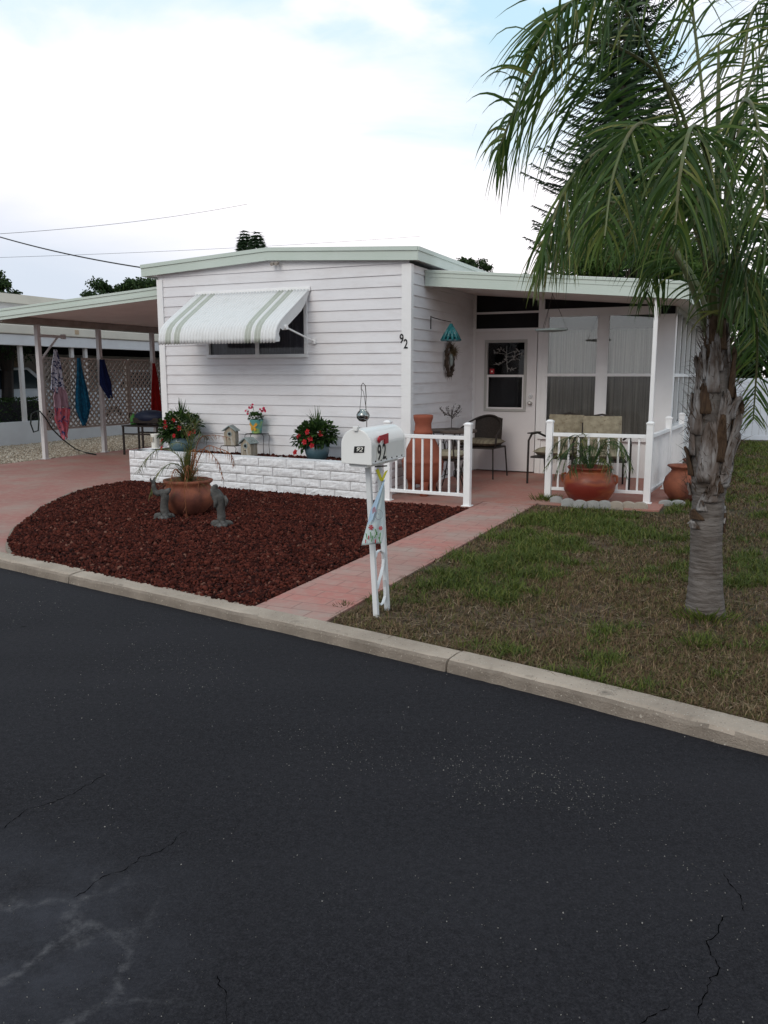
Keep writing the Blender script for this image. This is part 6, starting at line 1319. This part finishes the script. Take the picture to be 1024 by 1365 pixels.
FR = [
 dict(c=[(952, 470, 4.87), (938, 320, 4.8), (905, 140, 4.6), (815, 60, 4.35), (722, 84, 4.1), (664, 200, 4.0)], n=84, ll=.64, droop=.62, upb=1, roll=.75),
 dict(c=[(952, 470, 4.87), (935, 330, 4.7), (880, 225, 4.5), (815, 195, 4.3), (758, 245, 4.15), (725, 335, 4.05)], n=64, ll=.50, droop=.9),
 dict(c=[(951, 468, 4.9), (912, 360, 4.95), (850, 285, 5.05), (790, 270, 5.15), (745, 305, 5.2), (715, 372, 5.25)], n=62, ll=.46, droop=.8, m='frond_yellow'),
 dict(c=[(953, 470, 4.85), (935, 310, 4.55), (895, 200, 4.25), (852, 165, 4.0), (820, 225, 3.8), (806, 315, 3.7)], n=46, ll=.44, droop=1.),
 dict(c=[(955, 470, 4.85), (950, 290, 4.5), (938, 190, 4.15), (922, 170, 3.85), (908, 225, 3.65), (900, 300, 3.6)], n=52, ll=.48, droop=1.),
 dict(c=[(955, 470, 4.87), (948, 250, 4.9), (930, 70, 5.0), (905, -90, 5.1), (850, -190, 5.1)], n=40, ll=.46, droop=.45, start=.5),
 dict(c=[(957, 470, 4.87), (975, 250, 4.9), (1000, 110, 4.9), (1050, 30, 4.9), (1110, 40, 4.9), (1160, 140, 4.9)], n=54, ll=.52, droop=.9),
 dict(c=[(957, 470, 4.87), (985, 330, 4.8), (1022, 225, 4.7), (1075, 190, 4.6), (1125, 260, 4.5)], n=48, ll=.5, droop=1.),
 dict(c=[(957, 470, 4.9), (982, 330, 5.2), (1008, 250, 5.6), (1045, 225, 6.0), (1085, 285, 6.3)], n=42, ll=.5, droop=1.),
 dict(c=[(955, 470, 4.92), (945, 320, 5.3), (935, 240, 5.7), (925, 230, 6.1), (915, 285, 6.4)], n=38, ll=.45, droop=1.),
 dict(c=[(958, 468, 4.87), (990, 400, 4.8), (1025, 345, 4.7), (1065, 350, 4.6), (1095, 420, 4.5)], n=42, ll=.46, droop=1.),
 dict(c=[(960, 470, 4.9), (985, 400, 5.2), (1003, 410, 5.6), (1010, 460, 5.8), (1004, 560, 5.9)], n=42, ll=.34, droop=.35, start=.5, spread=1.2),
 dict(c=[(950, 470, 4.9), (905, 340, 5.3), (850, 270, 5.7), (805, 270, 6.0), (770, 330, 6.2)], n=56, ll=.52, droop=.9),
 dict(c=[(953, 470, 4.85), (930, 270, 4.7), (890, 120, 4.5), (830, 10, 4.3), (765, 0, 4.2), (715, 60, 4.2)], n=44, ll=.46, droop=.7, start=.5),
 dict(c=[(957, 470, 4.85), (968, 260, 4.6), (985, 150, 4.3), (1003, 140, 4.0), (1015, 200, 3.85), (1020, 280, 3.8)], n=44, ll=.42, droop=1.),
 dict(c=[(956, 470, 4.85), (948, 330, 4.55), (940, 270, 4.3), (932, 260, 4.15), (926, 300, 4.05)], n=34, ll=.36, droop=1.2),
 dict(c=[(958, 470, 4.85), (975, 350, 4.6), (995, 300, 4.4), (1015, 300, 4.25), (1030, 345, 4.15)], n=36, ll=.40, droop=1.1),
 dict(c=[(957, 468, 4.8), (965, 390, 4.55), (978, 345, 4.4), (992, 365, 4.3), (998, 410, 4.25)], n=34, ll=.34, droop=1.3, start=.15),
 dict(c=[(955, 468, 4.95), (930, 380, 5.2), (900, 340, 5.4), (875, 350, 5.5), (860, 400, 5.6)], n=34, ll=.36, droop=1.2, start=.2),
 dict(c=[(957, 468, 4.95), (985, 370, 5.2), (1010, 330, 5.4), (1040, 350, 5.5), (1055, 400, 5.6)], n=38, ll=.40, droop=1.2, start=.2),
 dict(c=[(957, 470, 4.87), (970, 230, 5.0), (990, 90, 5.2), (1005, 10, 5.3), (1040, 0, 5.4)], n=44, ll=.42, droop=.7, start=.35),
]
for i, a in enumerate(FR): frond(a['c'], a['n'], a['ll'], a.get('m', 'frond'), a['droop'], seed=i + 1, start=a.get('start', .28), spread=a.get('spread', 1.), upb=a.get('upb', 0), roll=a.get('roll'))
B = MB(); B.tube([PX(955, 480), PX(957, 250), PX(958, 60)], [.028, .02, .006], 8); B.build('spear_leaf', 'rachis', palm)
# weeds at the edges
random.seed(55)
def weed(label, px, py, r, h, n, m='grass_green'):
    p = gp(px, py, .05); t = thing('weed_tuft', label, 'weed', p, 0, 'weed tufts', house=False); B = MB()
    for k in range(n):
        a = random.uniform(0, 2 * pi); q = Vector((cos(a), sin(a), 0)) * r * random.random(); B.leaf(q, Vector((cos(a) * .6, sin(a) * .6, random.uniform(.6, 1.6))), h * random.uniform(.5, 1.1), .007, .2)
    B.build('leaves', m, t)
weed('leafy weed tuft beside the railing post at the walkway end', 728, 668, .16, .13, 260)
weed('small weed at the walkway edge left of the mailbox post', 457, 808, .06, .05, 40, 'grass_dry')
weed('low green weed near the foot of the palm', 928, 862, .09, .07, 150)
weed('grassy tuft against the palm trunk base', 940, 826, .17, .10, 260)
weed('yellow green grass tuft mid lawn', 805, 765, .06, .10, 60, 'frond_yellow')
# the far side of the street (seen mirrored in the porch glass)
t = thing('house_across', 'pale low house on the far side of the street behind the viewer', 'house', (4, -17, 0), 0, None, house=False)
B = MB(); B.box(-6, 6, -5, 0, 0, 2.5); B.build('wall', 'nb_cream', t); B = MB(); B.box(-6.4, 6.4, -5.4, .5, 2.5, 2.66); B.add([(-6.4, -5.4, 2.66), (6.4, -5.4, 2.66), (6.4, .5, 2.66), (-6.4, .5, 2.66), (-6.4, -2.4, 3.5), (6.4, -2.4, 3.5)], [(0, 4, 5, 1), (3, 2, 5, 4), (0, 3, 4), (1, 5, 2)]); B.build('roof', 'beam', t)
for x0 in (-4.5, -.8, 3): B = MB(); B.box(x0, x0 + 1.5, .0, .03, .9, 2.1); B.build('window', 'car_glass', t)
for i, (x, y, r) in enumerate(((-7, -19, 2.6), (13, -18, 2.8), (2, -26, 3.2))):
    tree(['wide tree left of the house across the street', 'wide tree right of the house across the street', 'tall tree behind the house across the street'][i], (x, y, 0), 7, (0, 0, 4.4 + (i == 2) * 1.2), r, 26, 5000, 'leaf_tree', .32, .2, .2, grp='trees across the street', seed=20 + i)
# ------------------------------------------------------------------ camera
cam = bpy.data.cameras.new('camera'); co = bpy.data.objects.new('camera', cam); COL.objects.link(co); co.location = (0, 0, H); co.rotation_euler = (pi / 2 - PITCH, 0, 0)
cam.sensor_fit = 'VERTICAL'; cam.sensor_height = 24; cam.lens = 24 * 1100 / 1365; cam.clip_end = 2000; cam.clip_start = .05; sc.camera = co
# ------------------------------------------------------------------ light
SUN_EL, SUN_AZ = R(34), R(-150)              # azimuth from +Y towards +X
w = bpy.data.worlds.new('World'); sc.world = w; w.use_nodes = True; nt = w.node_tree; n = nt.nodes; n.clear(); L = nt.links
out = n.new('ShaderNodeOutputWorld'); bg = n.new('ShaderNodeBackground'); L.new(bg.outputs[0], out.inputs[0])
sky = n.new('ShaderNodeTexSky'); sky.sky_type = 'NISHITA'; sky.sun_disc = False; sky.sun_elevation = SUN_EL; sky.sun_rotation = SUN_AZ; sky.air_density = 1.1; sky.dust_density = 1.5
tc = n.new('ShaderNodeTexCoord')
mp = n.new('ShaderNodeMapping'); mp.inputs['Scale'].default_value = (1, 1, 2.6); mp.inputs['Location'].default_value = (1.5, 0, 0); L.new(tc.outputs['Generated'], mp.inputs[0])
nz = n.new('ShaderNodeTexNoise'); nz.inputs['Scale'].default_value = 2.1; nz.inputs['Detail'].default_value = 8; nz.inputs['Roughness'].default_value = .55; nz.inputs['Distortion'].default_value = .4; L.new(mp.outputs[0], nz.inputs['Vector'])
sp = n.new('ShaderNodeSeparateXYZ'); L.new(tc.outputs['Generated'], sp.inputs[0])
def mrg(s, a, b_, c=0, d=1):
    r = n.new('ShaderNodeMapRange'); r.inputs[1].default_value = a; r.inputs[2].default_value = b_; r.inputs[3].default_value = c; r.inputs[4].default_value = d; r.interpolation_type = 'SMOOTHSTEP'; L.new(s, r.inputs[0]); return r.outputs[0]
def math_(op, a, b_):
    r = n.new('ShaderNodeMath'); r.operation = op
    for i, v in enumerate((a, b_)):
        if isinstance(v, (int, float)): r.inputs[i].default_value = v
        else: L.new(v, r.inputs[i])
    return r.outputs[0]
def vmix(f, a, b_):
    x = n.new('ShaderNodeMix'); x.data_type = 'RGBA'; L.new(f, x.inputs[0])
    for i, v in ((6, a), (7, b_)):
        if isinstance(v, tuple): x.inputs[i].default_value = (*v, 1)
        else: L.new(v, x.inputs[i])
    return x.outputs[2]
blue = n.new('ShaderNodeMixRGB'); blue.blend_type = 'MULTIPLY'; blue.inputs[0].default_value = 1; L.new(sky.outputs[0], blue.inputs[1]); blue.inputs[2].default_value = (.13, .13, .13, 1)
hgt_ = math_('ADD', sp.outputs[2], math_('MULTIPLY', math_('SUBTRACT', nz.outputs[0], .5), .55))
gap = mrg(hgt_, .225, .40)                       # open blue sky only high up
nz2 = n.new('ShaderNodeTexNoise'); nz2.inputs['Scale'].default_value = 4.5; nz2.inputs['Detail'].default_value = 9; L.new(mp.outputs[0], nz2.inputs['Vector'])
gap2 = math_('MULTIPLY', gap, mrg(nz2.outputs[0], .62, .44, .15, 1))
cloud = vmix(mrg(math_('ADD', math_('MULTIPLY', math_('SUBTRACT', nz.outputs[0], .5), .22), math_('ADD', sp.outputs[2], math_('MULTIPLY', sp.outputs[0], .38))), -.08, .13), (.64, .70, .81), (1.12, 1.06, 1.08))
skyc0 = vmix(gap2, cloud, (.56, .79, .92)); fade = math_('MULTIPLY', mrg(sp.outputs[1], -.3, .6, .95, 1), mrg(sp.outputs[2], .38, .95, 1, .85)); skm = n.new('ShaderNodeVectorMath'); skm.operation = 'SCALE'; L.new(skyc0, skm.inputs[0]); L.new(fade, skm.inputs['Scale']); skyc = skm.outputs[0]; mixsky = n.new('ShaderNodeMix'); mixsky.data_type = 'RGBA'; mixsky.inputs[0].default_value = .25; L.new(skyc, mixsky.inputs[6]); L.new(blue.outputs[0], mixsky.inputs[7])
L.new(skyc, bg.inputs[0]); bg.inputs[1].default_value = 1.0
gl_ = n.new('ShaderNodeMix'); gl_.data_type = 'RGBA'; gl_.blend_type = 'ADD'; gl_.inputs[0].default_value = .10; L.new(skyc, gl_.inputs[6]); L.new(blue.outputs[0], gl_.inputs[7]); L.new(gl_.outputs[2], bg.inputs[0])
sl = bpy.data.lights.new('sun', 'SUN'); sl.energy = 1.15; sl.angle = R(30); sl.color = (1, .92, .82); so = bpy.data.objects.new('sun', sl); COL.objects.link(so)
dv = Vector((sin(SUN_AZ) * cos(SUN_EL), cos(SUN_AZ) * cos(SUN_EL), sin(SUN_EL))); so.rotation_euler = (-dv).to_track_quat('-Z', 'Y').to_euler()
sc.view_settings.view_transform = 'Standard'; sc.view_settings.look = 'None'; sc.view_settings.exposure = .05; sc.view_settings.gamma = 1
sc.cycles.max_bounces = 6; sc.cycles.transparent_max_bounces = 12; sc.cycles.use_denoising = True
